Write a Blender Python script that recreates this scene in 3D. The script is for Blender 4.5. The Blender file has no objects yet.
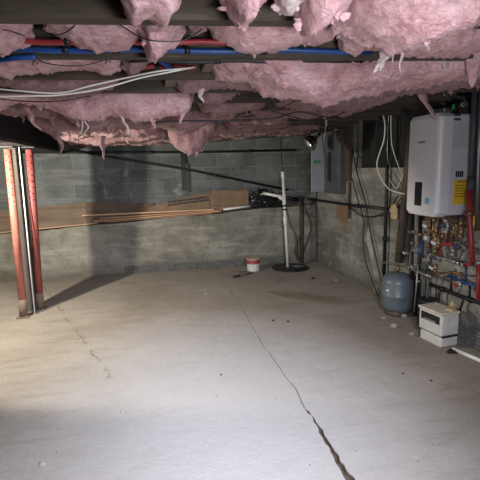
import bpy, math, random
from mathutils import Vector, Matrix, noise
PI = math.pi
C = bpy.context.scene.collection
sc = bpy.context.scene

# ------------------------------------------------------------------ camera
F = 430.0; YAW = math.radians(11.8); PIT = math.radians(9.5); ROLL = math.radians(1.2); EYE = 1.5
CM = Matrix.Rotation(-YAW, 3, 'Z') @ Matrix.Rotation(PI/2-PIT, 3, 'X') @ Matrix.Rotation(-ROLL, 3, 'Z')
cam = bpy.data.objects.new('camera', bpy.data.cameras.new('camera')); C.objects.link(cam)
cam.matrix_world = Matrix.Translation((0, 0, EYE)) @ CM.to_4x4()
cam.data.sensor_width = 36; cam.data.lens = 36*F/480; cam.data.clip_start = .02
sc.camera = cam
SK = 0.11        # the joists run a few degrees off square with the walls

def on(px, py, n, d):
    """point of the place that the photo shows at px,py, on the plane n.p = d"""
    r = CM @ Vector(((px-240)/F, -(py-240)/F, -1)); n = Vector(n); o = Vector((0, 0, EYE))
    return o + r*((d-n.dot(o))/n.dot(r))
def atX(px, py, X): return on(px, py, (1, 0, 0), X)
def atY(px, py, Y): return on(px, py, (0, 1, 0), Y)
def atZ(px, py, Z): return on(px, py, (0, 0, 1), Z)
def atB(px, py, Y): return on(px, py, (SK, 1, 0), Y)

# ------------------------------------------------------------------ materials
def mat(name, col, rough=.7, metal=0., var=.0, vscale=8., bump=0., bscale=40., col2=None, spec=.5, fn=None):
    m = bpy.data.materials.new(name); m.use_nodes = True
    nt = m.node_tree; b = nt.nodes['Principled BSDF']
    b.inputs['Roughness'].default_value = rough; b.inputs['Metallic'].default_value = metal
    b.inputs['Specular IOR Level'].default_value = spec
    tc = nt.nodes.new('ShaderNodeTexCoord')
    c2 = col2 or tuple(c*(1-var) for c in col)
    n = nt.nodes.new('ShaderNodeTexNoise'); n.inputs['Scale'].default_value = vscale; n.inputs['Detail'].default_value = 6
    n.inputs['Roughness'].default_value = .65
    nt.links.new(tc.outputs['Object'], n.inputs['Vector'])
    r = nt.nodes.new('ShaderNodeValToRGB'); r.color_ramp.elements[0].position = .35; r.color_ramp.elements[1].position = .68
    r.color_ramp.elements[0].color = (*c2, 1); r.color_ramp.elements[1].color = (*col, 1)
    nt.links.new(n.outputs['Fac'], r.inputs['Fac']); nt.links.new(r.outputs['Color'], b.inputs['Base Color'])
    if bump:
        n2 = nt.nodes.new('ShaderNodeTexNoise'); n2.inputs['Scale'].default_value = bscale; n2.inputs['Detail'].default_value = 8
        nt.links.new(tc.outputs['Object'], n2.inputs['Vector'])
        bp = nt.nodes.new('ShaderNodeBump'); bp.inputs['Strength'].default_value = bump; bp.inputs['Distance'].default_value = .01
        nt.links.new(n2.outputs['Fac'], bp.inputs['Height']); nt.links.new(bp.outputs['Normal'], b.inputs['Normal'])
    if fn: fn(nt, b, tc, r)
    return m

class NB:      # small node builder
    def __init__(s, nt): s.nt = nt
    def put(s, i, v):
        if hasattr(v, 'is_linked') or isinstance(v, bpy.types.NodeSocket): s.nt.links.new(v, i)
        else: i.default_value = v
    def math(s, op, a, b=0., c=None, clamp=False):
        n = s.nt.nodes.new('ShaderNodeMath'); n.operation = op; n.use_clamp = clamp
        s.put(n.inputs[0], a); s.put(n.inputs[1], b)
        if c is not None: s.put(n.inputs[2], c)
        return n.outputs[0]
    def noise(s, vec, sc, det=6, rough=.6, dist=0.):
        n = s.nt.nodes.new('ShaderNodeTexNoise'); n.inputs['Scale'].default_value = sc; n.inputs['Detail'].default_value = det
        n.inputs['Roughness'].default_value = rough; n.inputs['Distortion'].default_value = dist
        s.nt.links.new(vec, n.inputs['Vector']); return n.outputs['Fac']
    def mapr(s, v, a, b, c=0., d=1.):
        n = s.nt.nodes.new('ShaderNodeMapRange'); s.put(n.inputs[0], v)
        for k, x in zip((1, 2, 3, 4), (a, b, c, d)): n.inputs[k].default_value = x
        return n.outputs[0]
    def mix(s, f, a, b, mode='MIX'):
        n = s.nt.nodes.new('ShaderNodeMix'); n.data_type = 'RGBA'; n.blend_type = mode
        s.put(n.inputs['Factor'], f)
        for i, v in ((6, a), (7, b)):
            s.put(n.inputs[i], (*v, 1) if isinstance(v, tuple) and len(v) == 3 else v)
        return n.outputs[2]
    def mapping(s, vec, loc=(0, 0, 0), scale=(1, 1, 1), rot=(0, 0, 0)):
        n = s.nt.nodes.new('ShaderNodeMapping'); s.nt.links.new(vec, n.inputs['Vector'])
        n.inputs['Location'].default_value = loc; n.inputs['Scale'].default_value = scale; n.inputs['Rotation'].default_value = rot
        return n.outputs[0]
    def sep(s, v):
        n = s.nt.nodes.new('ShaderNodeSeparateXYZ'); s.nt.links.new(v, n.inputs[0]); return n.outputs
    def comb(s, x, y, z=0.):
        n = s.nt.nodes.new('ShaderNodeCombineXYZ')
        for i, v in zip(n.inputs, (x, y, z)): s.put(i, v)
        return n.outputs[0]
    def bump(s, h, st, dist, b, prev=None):
        n = s.nt.nodes.new('ShaderNodeBump'); n.inputs['Strength'].default_value = st; n.inputs['Distance'].default_value = dist
        s.put(n.inputs['Height'], h)
        if prev is not None: s.nt.links.new(prev, n.inputs['Normal'])
        s.nt.links.new(n.outputs[0], b.inputs['Normal']); return n.outputs[0]

def floor_fn(nt, b, tc, r):
    N = NB(nt); v = tc.outputs['Object']; x, y, z = N.sep(v)
    big = N.noise(v, 1.1, 5, .6, .4); mid = N.noise(v, 5., 8, .7); fine = N.noise(v, 55., 6, .75)
    c = N.mix(N.mapr(big, .35, .65), (.235, .20, .155), (.345, .305, .255))
    c = N.mix(N.mapr(mid, .42, .62, 0, .55), c, (.30, .265, .225))
    c = N.mix(N.mapr(fine, .52, .68, 0, .45), c, (.55, .52, .48))
    c = N.mix(N.mapr(fine, .46, .32, 0, .45), c, (.22, .19, .165))
    # long worn streaks across the slab
    st = N.noise(N.mapping(v, scale=(1.2, 6., 1), rot=(0, 0, .35)), 1.7, 6, .65)
    c = N.mix(N.mapr(st, .51, .66, 0, .65), c, (.22, .18, .14))
    # pool of cool light painted into the middle of the slab
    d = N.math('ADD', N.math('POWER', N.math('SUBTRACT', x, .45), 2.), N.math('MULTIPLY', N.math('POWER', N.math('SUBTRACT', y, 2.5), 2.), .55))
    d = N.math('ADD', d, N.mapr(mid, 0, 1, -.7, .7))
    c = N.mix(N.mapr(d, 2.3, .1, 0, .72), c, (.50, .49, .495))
    # brown water stain
    sx = N.math('SUBTRACT', x, 1.78); sy = N.math('SUBTRACT', y, 4.55)
    sy = N.math('ADD', sy, N.math('MULTIPLY', sx, .75))
    e = N.math('ADD', N.math('POWER', N.math('DIVIDE', sx, .42), 2.), N.math('POWER', N.math('DIVIDE', sy, .22), 2.))
    e = N.math('ADD', e, N.mapr(mid, 0, 1, -.9, .9))
    c = N.mix(N.mapr(e, 1.2, .2, 0, .6), c, (.15, .10, .055))
    # pits and dark specks
    sp = N.noise(v, 130., 3, .6)
    c = N.mix(N.mapr(sp, .66, .72, 0, .6), c, (.16, .14, .12))
    vo = nt.nodes.new('ShaderNodeTexVoronoi'); vo.inputs['Scale'].default_value = 9.; nt.links.new(v, vo.inputs['Vector'])
    c = N.mix(N.mapr(vo.outputs['Distance'], .035, .06, .7, 0), c, (.09, .075, .06))
    # soil lying in the sunken joint
    c = N.mix(N.mapr(N.math('ADD', z, N.mapr(fine, 0, 1, -.002, .002)), -.008, -.002, 1, 0), c, (.085, .065, .042))
    # older fine crack, left of the joint
    cx = N.math('ADD', N.math('MULTIPLY', N.math('SUBTRACT', y, 3.0), -.38), -.30)
    dd = N.math('ABSOLUTE', N.math('SUBTRACT', N.math('ADD', x, N.mapr(mid, 0, 1, -.12, .12)), cx))
    ln = N.math('MULTIPLY', N.mapr(dd, .003, .012, .8, 0), N.mapr(mid, .42, .55))
    ln = N.math('MULTIPLY', ln, N.mapr(y, 2.9, 3.3))
    c = N.mix(ln, c, (.12, .10, .08))
    nt.links.new(c, b.inputs['Base Color'])
    p = N.bump(fine, .35, .006, b); N.bump(mid, .4, .02, b, p)

def conc_fn(dark, lite, patch, horiz=True, course=None):
    def f(nt, b, tc, r):
        N = NB(nt); v = tc.outputs['Object']; x, y, z = N.sep(v)
        u = x if horiz else y
        v2 = N.comb(u, z, 0.)
        big = N.noise(v2, 1.6, 6, .65, .5); mid = N.noise(v2, 7., 8, .7); fine = N.noise(v2, 60., 6, .75)
        st = N.noise(N.mapping(v2, scale=(1., 7., 1.)), 1.3, 6, .6)
        c = N.mix(N.mapr(big, .36, .62), dark, lite)
        c = N.mix(N.mapr(st, .5, .68, 0, .65), c, patch)
        c = N.mix(N.mapr(mid, .5, .66, 0, .6), c, dark)
        c = N.mix(N.mapr(fine, .52, .7, 0, .5), c, patch)
        pit = N.noise(v2, 26., 4, .7); c = N.mix(N.mapr(pit, .60, .70, 0, .7), c, tuple(q*.4 for q in dark))
        h = mid
        prev = None
        if course:
            br = nt.nodes.new('ShaderNodeTexBrick'); nt.links.new(N.mapping(v2, loc=(0, course[3], 0)), br.inputs['Vector'])
            br.inputs['Scale'].default_value = 1.; br.inputs['Brick Width'].default_value = course[0]
            br.inputs['Row Height'].default_value = course[1]; br.inputs['Mortar Size'].default_value = .007
            br.inputs['Mortar Smooth'].default_value = .3
            br.inputs['Color1'].default_value = (.75, .75, .75, 1); br.inputs['Color2'].default_value = (1.15, 1.15, 1.15, 1); br.inputs['Mortar'].default_value = (1, 1, 1, 1)
            c = N.mix(course[4] if len(course) > 4 else .8, c, br.outputs['Color'], 'MULTIPLY')
            mk = N.math('MULTIPLY', br.outputs['Fac'], N.mapr(big, .40, .52, .12, 1.))
            c = N.mix(N.math('MULTIPLY', mk, course[2]), c, tuple(min(1, q*1.45) for q in patch))
            sm = N.noise(v2, 2.7, 5, .7, .8)
            c = N.mix(N.mapr(sm, .60, .66, 0, .75), c, tuple(min(1, q*1.15) for q in patch))   # mortar smears
            prev = N.bump(N.math('MULTIPLY', br.outputs['Fac'], -1.), .5, .008, b)
        if not horiz:
            # rust run under the pipe by the panel
            e = N.math('ADD', N.math('POWER', N.math('DIVIDE', N.math('SUBTRACT', y, 5.45), .26), 2.), N.math('POWER', N.math('DIVIDE', N.math('SUBTRACT', z, .86), .22), 2.))
            e = N.math('ADD', e, N.mapr(mid, 0, 1, -.8, .8))
            c = N.mix(N.mapr(e, 1.2, .1, 0, .75), c, (.23, .12, .045))
        # darker towards the foot
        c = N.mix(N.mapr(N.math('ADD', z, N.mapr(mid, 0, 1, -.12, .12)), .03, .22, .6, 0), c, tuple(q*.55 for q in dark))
        nt.links.new(c, b.inputs['Base Color'])
        prev = N.bump(fine, .45, .006, b, prev); N.bump(mid, .7, .02, b, prev)
    return f

def wood_fn(a, c2, axis=0, sc_=1.):
    def f(nt, b, tc, r):
        N = NB(nt); v = tc.outputs['Object']
        s = [22., 22., 22.]; s[axis] = 1.2
        g = N.noise(N.mapping(v, scale=tuple(q*sc_ for q in s)), 1., 7, .65, .6)
        g2 = N.noise(v, 2.5, 4)
        c = N.mix(N.mapr(g, .35, .65), a, c2); c = N.mix(N.mapr(g2, .4, .7, 0, .45), c, tuple(q*.5 for q in a))
        nt.links.new(c, b.inputs['Base Color']); N.bump(g, .3, .004, b)
    return f

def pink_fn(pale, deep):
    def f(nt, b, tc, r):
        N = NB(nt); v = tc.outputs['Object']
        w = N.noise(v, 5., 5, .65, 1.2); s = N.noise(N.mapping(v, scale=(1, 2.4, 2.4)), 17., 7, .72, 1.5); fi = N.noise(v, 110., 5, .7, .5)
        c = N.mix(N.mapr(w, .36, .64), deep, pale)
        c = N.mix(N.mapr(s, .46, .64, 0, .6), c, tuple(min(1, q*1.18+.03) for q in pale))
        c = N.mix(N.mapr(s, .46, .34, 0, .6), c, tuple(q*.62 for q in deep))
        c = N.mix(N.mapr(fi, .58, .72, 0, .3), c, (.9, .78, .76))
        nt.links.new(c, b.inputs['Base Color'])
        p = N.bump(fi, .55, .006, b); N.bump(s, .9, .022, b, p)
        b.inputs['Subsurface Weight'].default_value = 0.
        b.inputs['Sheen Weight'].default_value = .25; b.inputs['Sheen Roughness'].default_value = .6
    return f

M = {}
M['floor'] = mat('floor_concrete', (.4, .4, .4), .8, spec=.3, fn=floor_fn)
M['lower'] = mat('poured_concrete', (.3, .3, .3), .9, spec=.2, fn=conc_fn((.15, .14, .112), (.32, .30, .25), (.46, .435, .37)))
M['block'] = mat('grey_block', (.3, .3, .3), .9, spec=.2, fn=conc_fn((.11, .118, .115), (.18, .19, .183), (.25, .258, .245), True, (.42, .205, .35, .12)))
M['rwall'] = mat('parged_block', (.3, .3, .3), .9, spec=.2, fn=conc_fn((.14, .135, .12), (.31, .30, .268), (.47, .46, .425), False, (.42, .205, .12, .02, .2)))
M['plain'] = mat('plain_concrete', (.12, .115, .105), .9, var=.4, vscale=2, bump=.5)
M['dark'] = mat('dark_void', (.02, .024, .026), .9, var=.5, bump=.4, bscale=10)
M['joist'] = mat('joist_wood', (.1, .1, .1), .75, fn=wood_fn((.15, .115, .08), (.24, .20, .15), 0))
M['joistd'] = mat('old_dark_joist', (.1, .1, .1), .75, fn=wood_fn((.055, .041, .028), (.105, .08, .056), 0))
M['deck'] = mat('subfloor_wood', (.1, .1, .1), .8, fn=wood_fn((.045, .034, .026), (.085, .065, .048), 1, .6))
M['girder2'] = mat('dark_grey_pipe', (.06, .064, .075), .5, var=.3)
M['girder'] = mat('dark_girder', (.028, .028, .030), .6, var=.5, vscale=12, bump=.4)
M['pink'] = mat('pink_fibreglass', (.8, .5, .5), 1., spec=.1, fn=pink_fn((.84, .53, .54), (.58, .27, .29)))
M['pinkshade'] = mat('shaded_pink_fibreglass', (.6, .4, .4), 1., spec=.1, fn=pink_fn((.43, .245, .245), (.26, .12, .13)))  # darker copy of the pink, with the dimness of poorly lit batts painted in
M['pinkw'] = mat('whitish_fibreglass', (.8, .7, .7), 1., spec=.1, fn=pink_fn((.86, .74, .72), (.72, .50, .50)))
M['redpost'] = mat('red_primer', (.34, .085, .07), .6, col2=(.22, .05, .045), vscale=14, bump=.2)
M['salmon'] = mat('faded_red_primer', (.50, .19, .14), .6, col2=(.36, .10, .07), vscale=10, bump=.2)
M['rustbase'] = mat('dusty_post_foot', (.22, .15, .115), .8, var=.4, vscale=20, bump=.4)
M['hole'] = mat('hole_black', (.01, .008, .008), .9)
M['greywood'] = mat('grey_wood', (.1, .1, .1), .8, fn=wood_fn((.06, .05, .04), (.11, .09, .075), 2))
M['white'] = mat('white_plastic', (.76, .76, .74), .4, var=.12, vscale=9)
M['pvc'] = mat('white_pvc', (.88, .88, .85), .35, var=.15, vscale=12)
M['whitecable'] = mat('white_cable', (.78, .76, .70), .45, var=.1)
M['black'] = mat('black_rubber', (.014, .014, .015), .5, var=.3)
M['blackpipe'] = mat('black_iron', (.022, .022, .024), .45, .3, var=.4, vscale=20, bump=.2)
M['steel'] = mat('galvanised_steel', (.42, .42, .43), .45, .8, var=.35, vscale=30)
M['chrome'] = mat('bright_aluminium', (.75, .76, .78), .22, 1., var=.2)
M['brass'] = mat('brass', (.36, .25, .13), .45, .8, var=.4, vscale=30)
M['copper'] = mat('copper', (.30, .15, .10), .5, .75, var=.45, vscale=30)
M['rpex'] = mat('red_pex', (.33, .03, .04), .42, var=.3)
M['bpex'] = mat('blue_pex', (.012, .065, .26), .4, var=.3)
M['bcable'] = mat('blue_part', (.025, .05, .13), .4, var=.3)
M['slate'] = mat('slate_grey_enamel', (.13, .158, .178), .4, col2=(.10, .122, .14), vscale=6)
M['heater'] = mat('heater_white', (.70, .70, .72), .32, var=.06, vscale=3)
M['heaterside'] = mat('heater_side_white', (.62, .60, .68), .4, var=.06, vscale=3)
M['label'] = mat('yellow_label', (.80, .52, .04), .5, var=.08)
M['paper'] = mat('pale_label', (.55, .54, .58), .6, var=.08)
M['ink'] = mat('dark_print', (.03, .03, .035), .6)
M['screen'] = mat('black_display', (.012, .013, .016), .12)
M['cyan'] = mat('blue_sticker', (.10, .42, .62), .4)
M['green'] = mat('green_marker', (.06, .28, .07), .6)
M['panelgrey'] = mat('panel_grey', (.34, .355, .39), .45, var=.15, vscale=6)
M['paneldk'] = mat('panel_dull_grey', (.115, .122, .125), .5, var=.35, vscale=6)
M['card'] = mat('cardboard', (.28, .185, .115), .85, col2=(.19, .125, .075), vscale=6, bump=.15)
M['cardd'] = mat('dull_cardboard', (.19, .13, .085), .85, col2=(.12, .08, .055), vscale=5, bump=.15)
M['pine'] = mat('fresh_pine', (.1, .1, .1), .6, fn=wood_fn((.58, .36, .20), (.70, .47, .28), 0))
M['pine2'] = mat('reddish_pine', (.1, .1, .1), .6, fn=wood_fn((.46, .23, .12), (.58, .33, .19), 0))
M['ply'] = mat('plywood', (.1, .1, .1), .7, fn=wood_fn((.15, .10, .066), (.26, .18, .115), 0, .5))
M['brownwood'] = mat('brown_board', (.1, .1, .1), .8, fn=wood_fn((.075, .055, .04), (.125, .095, .07), 2))
M['bag'] = mat('black_bag', (.018, .019, .022), .28, var=.3)
M['fleece'] = mat('drain_fleece', (.20, .195, .175), .85, col2=(.10, .10, .09), vscale=20)
M['brownpipe'] = mat('rusty_brown_pipe', (.12, .088, .068), .6, .2, col2=(.06, .046, .038), vscale=9, bump=.3)
M['badge'] = mat('badge_dark', (.12, .04, .05), .5)
M['redpaint'] = mat('red_label', (.40, .035, .03), .45, var=.2)
M['bucketrim'] = mat('tan_paint_can_top', (.50, .37, .29), .6, var=.3, vscale=25)
M['rubble'] = mat('rubble', (.42, .40, .36), .9, var=.4, vscale=30, bump=.4)
M['tan'] = mat('tan_wood', (.62, .46, .26), .7, var=.3, vscale=20)
M['glassd'] = mat('smoked_glass', (.02, .02, .022), .12)
M['dusty'] = mat('dusty_white_top', (.52, .42, .30), .7, col2=(.62, .58, .5), vscale=18)
M['boxwhite'] = mat('box_white', (.62, .61, .58), .5, col2=(.50, .48, .44), vscale=12)
M['greenled'] = mat('green_plastic', (.04, .5, .15), .4)

# ------------------------------------------------------------------ mesh builder
class MB:
    def __init__(s): s.v = []; s.f = []; s.sm = []
    def add(s, vs, fs, smooth=False):
        o = len(s.v); s.v += [Vector(p) for p in vs]; s.f += [tuple(i+o for i in q) for q in fs]; s.sm += [smooth]*len(fs); return s
    def box(s, a, b, R=None, bev=0.):
        a = Vector(a); b = Vector(b); c = (a+b)/2; h = (b-a)/2; h = Vector((abs(h.x), abs(h.y), abs(h.z)))
        if bev <= 0:
            vs = [(x, y, z) for x in (-h.x, h.x) for y in (-h.y, h.y) for z in (-h.z, h.z)]
            fs = [(0, 1, 3, 2), (4, 6, 7, 5), (0, 4, 5, 1), (2, 3, 7, 6), (0, 2, 6, 4), (1, 5, 7, 3)]
        else:
            e = min(bev, h.x*.9, h.y*.9, h.z*.9); vs = []; idx = {}
            for sx in (-1, 1):
                for sy in (-1, 1):
                    for sz in (-1, 1):
                        for k in range(3):
                            p = [sx*(h.x-e), sy*(h.y-e), sz*(h.z-e)]; p[k] = (sx*h.x, sy*h.y, sz*h.z)[k]
                            idx[(sx, sy, sz, k)] = len(vs); vs.append(tuple(p))
            fs = []
            for k in range(3):
                u, w = [(1, 2), (2, 0), (0, 1)][k]
                for sg in (-1, 1):
                    q = []
                    for a1, a2 in ((-1, -1), (1, -1), (1, 1), (-1, 1)):
                        t = [0, 0, 0]; t[k] = sg; t[u] = a1; t[w] = a2; q.append(idx[(*t, k)])
                    fs.append(tuple(q if sg > 0 else q[::-1]))
            for k in range(3):      # edges along axis k
                u, w = [(1, 2), (2, 0), (0, 1)][k]
                for a1 in (-1, 1):
                    for a2 in (-1, 1):
                        t0 = [0, 0, 0]; t0[k] = -1; t0[u] = a1; t0[w] = a2; t1 = list(t0); t1[k] = 1
                        q = [idx[(*t0, u)], idx[(*t1, u)], idx[(*t1, w)], idx[(*t0, w)]]
                        fs.append(tuple(q if a1*a2 < 0 else q[::-1]))
            for sx in (-1, 1):
                for sy in (-1, 1):
                    for sz in (-1, 1):
                        q = [idx[(sx, sy, sz, k)] for k in range(3)]
                        fs.append(tuple(q if sx*sy*sz > 0 else q[::-1]))
        if R is not None: vs = [R @ Vector(p) for p in vs]
        return s.add([c+Vector(p) for p in vs], fs)
    def tube(s, pts, r, n=10, cap=True):
        pts = [Vector(p) for p in pts]; L = len(pts)
        rs = r if isinstance(r, (list, tuple)) else [r]*L
        vs = []; up = None
        for i, p in enumerate(pts):
            d = (pts[min(i+1, L-1)]-pts[max(i-1, 0)])
            d = d.normalized() if d.length > 1e-9 else Vector((0, 0, 1))
            if up is None:
                up = Vector((0, 0, 1)) if abs(d.z) < .9 else Vector((1, 0, 0))
            a = (up-d*up.dot(d)); a = a.normalized() if a.length > 1e-6 else d.orthogonal().normalized(); up = a
            b = d.cross(a)
            for k in range(n):
                t = 2*PI*k/n; vs.append(p+(a*math.cos(t)+b*math.sin(t))*rs[i])
        fs = [(i*n+k, i*n+(k+1) % n, (i+1)*n+(k+1) % n, (i+1)*n+k) for i in range(L-1) for k in range(n)]
        s.add(vs, fs, True)
        if cap:
            o = len(s.v)-L*n
            s.f.append(tuple(o+k for k in range(n))[::-1]); s.f.append(tuple(o+(L-1)*n+k for k in range(n))); s.sm += [False, False]
        return s
    def lathe(s, prof, c=(0, 0, 0), axis=(0, 0, 1), n=28):
        c = Vector(c); ax = Vector(axis).normalized(); a = ax.orthogonal().normalized(); b = ax.cross(a)
        vs = [c+ax*h+(a*math.cos(2*PI*k/n)+b*math.sin(2*PI*k/n))*max(r, 1e-4) for r, h in prof for k in range(n)]
        L = len(prof)
        fs = [(i*n+k, i*n+(k+1) % n, (i+1)*n+(k+1) % n, (i+1)*n+k) for i in range(L-1) for k in range(n)]
        return s.add(vs, fs, True)
    def build(s, name, m, parent=None, bev=0.):
        org = Vector((0, 0, 0))
        me = bpy.data.meshes.new(name); me.from_pydata([tuple(p) for p in s.v], [], s.f)
        me.polygons.foreach_set('use_smooth', s.sm); me.update()
        o = bpy.data.objects.new(name, me); C.objects.link(o); me.materials.append(M[m] if isinstance(m, str) else m)
        if parent is not None:
            o.parent = parent; w = Vector((0, 0, 0)); q = parent
            while q is not None: w += q.location; q = q.parent
            me.transform(Matrix.Translation(-w))
        else:     # put the origin of a one-mesh thing at its middle bottom
            pass
        return o

def sm(pts, k=6):
    """smooth curve through points"""
    p = [Vector(q) for q in pts]; p = [p[0]*2-p[1]]+p+[p[-1]*2-p[-2]]; out = []
    for i in range(1, len(p)-2):
        for j in range(k):
            t = j/k; a, b, c, d = p[i-1:i+3]
            out.append(.5*((2*b)+(c-a)*t+(2*a-5*b+4*c-d)*t*t+(3*b-a-3*c+d)*t**3))
    out.append(p[-2]); return out
def tag(o, label, cat, group=None, kind=None):
    if label: o['label'] = label
    if cat: o['category'] = cat
    if group: o['group'] = group
    if kind: o['kind'] = kind
    return o
def thing(name, loc, label, cat, group=None):
    o = bpy.data.objects.new(name, None); C.objects.link(o); o.location = loc; o.empty_display_size = .05
    return tag(o, label, cat, group)
def struct(name, mb, m, label=None):
    o = mb.build(name, m); o['kind'] = 'structure'
    if label: o['label'] = label
    return o
def tubeobj(name, pts, r, m, parent=None, n=8, smooth=0):
    mb = MB(); mb.tube(sm(pts, smooth) if smooth else pts, r, n); return mb.build(name, m, parent)

# ------------------------------------------------------------------ the setting
XL, XR, YF, YB, YU, ZJ = -4.6, 2.58, -2.6, 6.42, 6.62, 2.0
# floor, with the open joint running away from the camera
def crack_x(y):
    x = .885+.012*max(0, y-1.7)+.01*math.sin(y*3.1)+noise.noise(Vector((0, y*4., 3)))*.02
    return x+noise.noise(Vector((0, y*17., 8)))*.012*(1 if y < 2.4 else .4)
def crack_w(y):
    if y < 2.3: return (.013+.012*noise.noise(Vector((3, y*13., 0)))+.008*(2.3-y))*(.3+.7*min(1, (2.3-y)/.35))
    return max(.006, .010-.004*(y-2.3))
offs = [-1.0, -.3, -.1, -.04, -.0225, -1.5, 0, 1.5, .0225, .04, .1, .3, 1.0]
ys = [YF+.0+i*.05 for i in range(int((YU+.4-YF)/.05)+1)]
ys = sorted(set([round(y, 3) for y in ys]+[round(1+i*.012, 3) for i in range(460) if 1+i*.012 < 6.4]))
vs = []; fs = []
for y in ys:
    cx = crack_x(y); w = crack_w(y)
    row = [XL-.3, XL+1, -2.5, -1.5, -.7, 0, .4, cx-.2, cx-.08, cx-w*1.0, cx-w*.55, cx, cx+w*.55, cx+w, cx+.08, cx+.2, 1.5, 2.1, 2.9]
    dep = min(.035, .010+w) if y < 2.35 else .0055
    if y < 2.35: dep *= .55+.45*min(1, (2.35-y)/.12)
    for i, x in enumerate(row):
        z = 0.
        if i in (10, 11, 12): z = -dep*(1 if i == 11 else .8)
        vs.append((x, y, z))
n = 19
for j in range(len(ys)-1):
    for i in range(n-1): fs.append((j*n+i, j*n+i+1, (j+1)*n+i+1, (j+1)*n+i))
mb = MB(); mb.add(vs, fs)
mb.box((XL-.3, YF-.1, -.3), (2.9, YU+.4, -.12))
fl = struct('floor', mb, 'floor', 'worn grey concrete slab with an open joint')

# lower poured wall, its top forming a rough ledge
def ledge_z(x): return .66+.055*(x+2.1)+.008*math.sin(x*5)
mb = MB(); nx, nz = 240, 24; x0, x1 = XL-.2, XR+.35
def lowpt(x, z):
    d = .02*noise.noise(Vector((x*1.4, z*2., 0)))+.012*noise.noise(Vector((x*6, z*8, 4)))
    return Vector((x, YB+d+(-.0 if x < 1.5 else 0), z))
vs = []; fs = []
for i in range(nx+1):
    x = x0+(x1-x0)*i/nx; lz = ledge_z(x)+.012*noise.noise(Vector((x*9, 0, 1)))
    for j in range(nz+1): vs.append(lowpt(x, -.02+(lz+.02)*j/nz))
    vs.append(Vector((x, YU+.2, lz))); vs.append(Vector((x, YU+.2, -.02)))
k = nz+3
for i in range(nx):
    for j in range(k-1): fs.append((i*k+j, (i+1)*k+j, (i+1)*k+j+1, i*k+j+1))
mb.add(vs, fs); struct('wall_back', mb, 'lower', 'rough poured concrete lower wall ending in a ledge')
mb = MB(); mb.box((XL-.2, YU, .4), (XR+.35, YU+.2, 2.2)); struct('wall_back_upper', mb, 'block', 'grey concrete block wall set back above the ledge')

# right wall; a dark backing paints the shade inside the opening above the block
RY0, RY1, RZ = 2.2, 5.07, 1.47
mb = MB()
def wallsheet(y0, y1, z0, z1):
    ny = max(2, int((y1-y0)/.05)); nz = max(2, int((z1-z0)/.05)); vs = []; fs = []
    for i in range(ny+1):
        for j in range(nz+1):
            y = y0+(y1-y0)*i/ny; z = z0+(z1-z0)*j/nz
            d = .012*noise.noise(Vector((y*1.5, z*2., 9)))+.006*noise.noise(Vector((y*7, z*7, 2)))
            vs.append((XR+d, y, z))
    q = nz+1
    for i in range(ny):
        for j in range(nz): fs.append((i*q+j, (i)*q+j+1, (i+1)*q+j+1, (i+1)*q+j))
    mb.add(vs, fs)
wallsheet(YF, YU, -.02, RZ); wallsheet(YF, RY0, RZ, 2.2); wallsheet(RY1, YU, RZ, 2.2)
mb.box((XR+.03, YF, -.1), (XR+.3, YU+.2, RZ-.001))
mb.box((XR+.0, RY0, RZ-.03), (XR+.3, RY1, RZ))
mb.box((XR+.02, YF, RZ), (XR+.3, RY0, 2.2)); mb.box((XR+.02, RY1, RZ), (XR+.3, YU+.2, 2.2))
struct('wall_right', mb, 'rwall', 'parged block wall')
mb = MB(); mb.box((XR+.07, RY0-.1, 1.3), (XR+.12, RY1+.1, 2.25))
struct('wall_crawlspace', mb, 'dark', 'dark backing standing in for the unlit depth of the opening above the right block wall')
mb = MB(); mb.box((XL-.2, YF-.2, -.1), (XL, YU+.2, 2.2)); struct('wall_left', mb, 'plain')
mb = MB(); mb.box((XL-.2, YF-.2, -.1), (XR+.3, YF, 2.2)); struct('wall_front', mb, 'plain')
mb = MB()
for i in range(56):
    a = XL-.2+i*.14; mb.box((a, YF-.2, 2.2), (a+.136, YU+.2, 2.24))
mb.box((XL-.3, YF-.2, 2.24), (3.3, YU+.3, 2.3)); struct('ceiling', mb, 'deck', 'underside of the dark subfloor boards')

# joists
JY = [-2.03, -1.57, -1.11, -.65, -.19, .27, .73, 1.19, 1.645, 2.14, 2.59, 3.03, 3.49, 3.95, 4.41, 4.87, 5.33, 5.79, 6.25]
for i, y in enumerate(JY):
    x0 = XL+.02; x1 = XR-.03
    if y-SK*x0 > YU-.05: x0 = -(YU-.06-y)/SK
    w = .065 if i < 9 else .05
    mb = MB(); vs = []
    for x in (x0, x1):
        for dy in (-w, 0):
            for z in (ZJ, 2.199): vs.append((x, y-SK*x+dy, z))
    mb.add(vs, [(0, 1, 3, 2), (4, 6, 7, 5), (0, 4, 5, 1), (2, 3, 7, 6), (0, 2, 6, 4), (1, 5, 7, 3)])
    j = mb.build('ceiling_joist', 'joistd'); j['kind'] = 'structure'

# small wooden blocks between joists seen in the gaps
def yb(Y, X): return Y-SK*X
for (px, py, Y0, Y1, wd) in ((206, 72, 2.14, 2.54, .05), (170, 78, 2.59, 2.98, .075), (67, 76, 2.14, 2.54, .04)):
    p = atB(px, py, Y1-.02); mb = MB(); mb.box((p.x-wd/2, yb(Y0, p.x)+.005, 2.03), (p.x+wd/2, yb(Y1, p.x)-.005, 2.17))
    o = mb.build('blocking', 'joist'); o['kind'] = 'structure'; o['label'] = 'short wooden block between joists'

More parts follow.
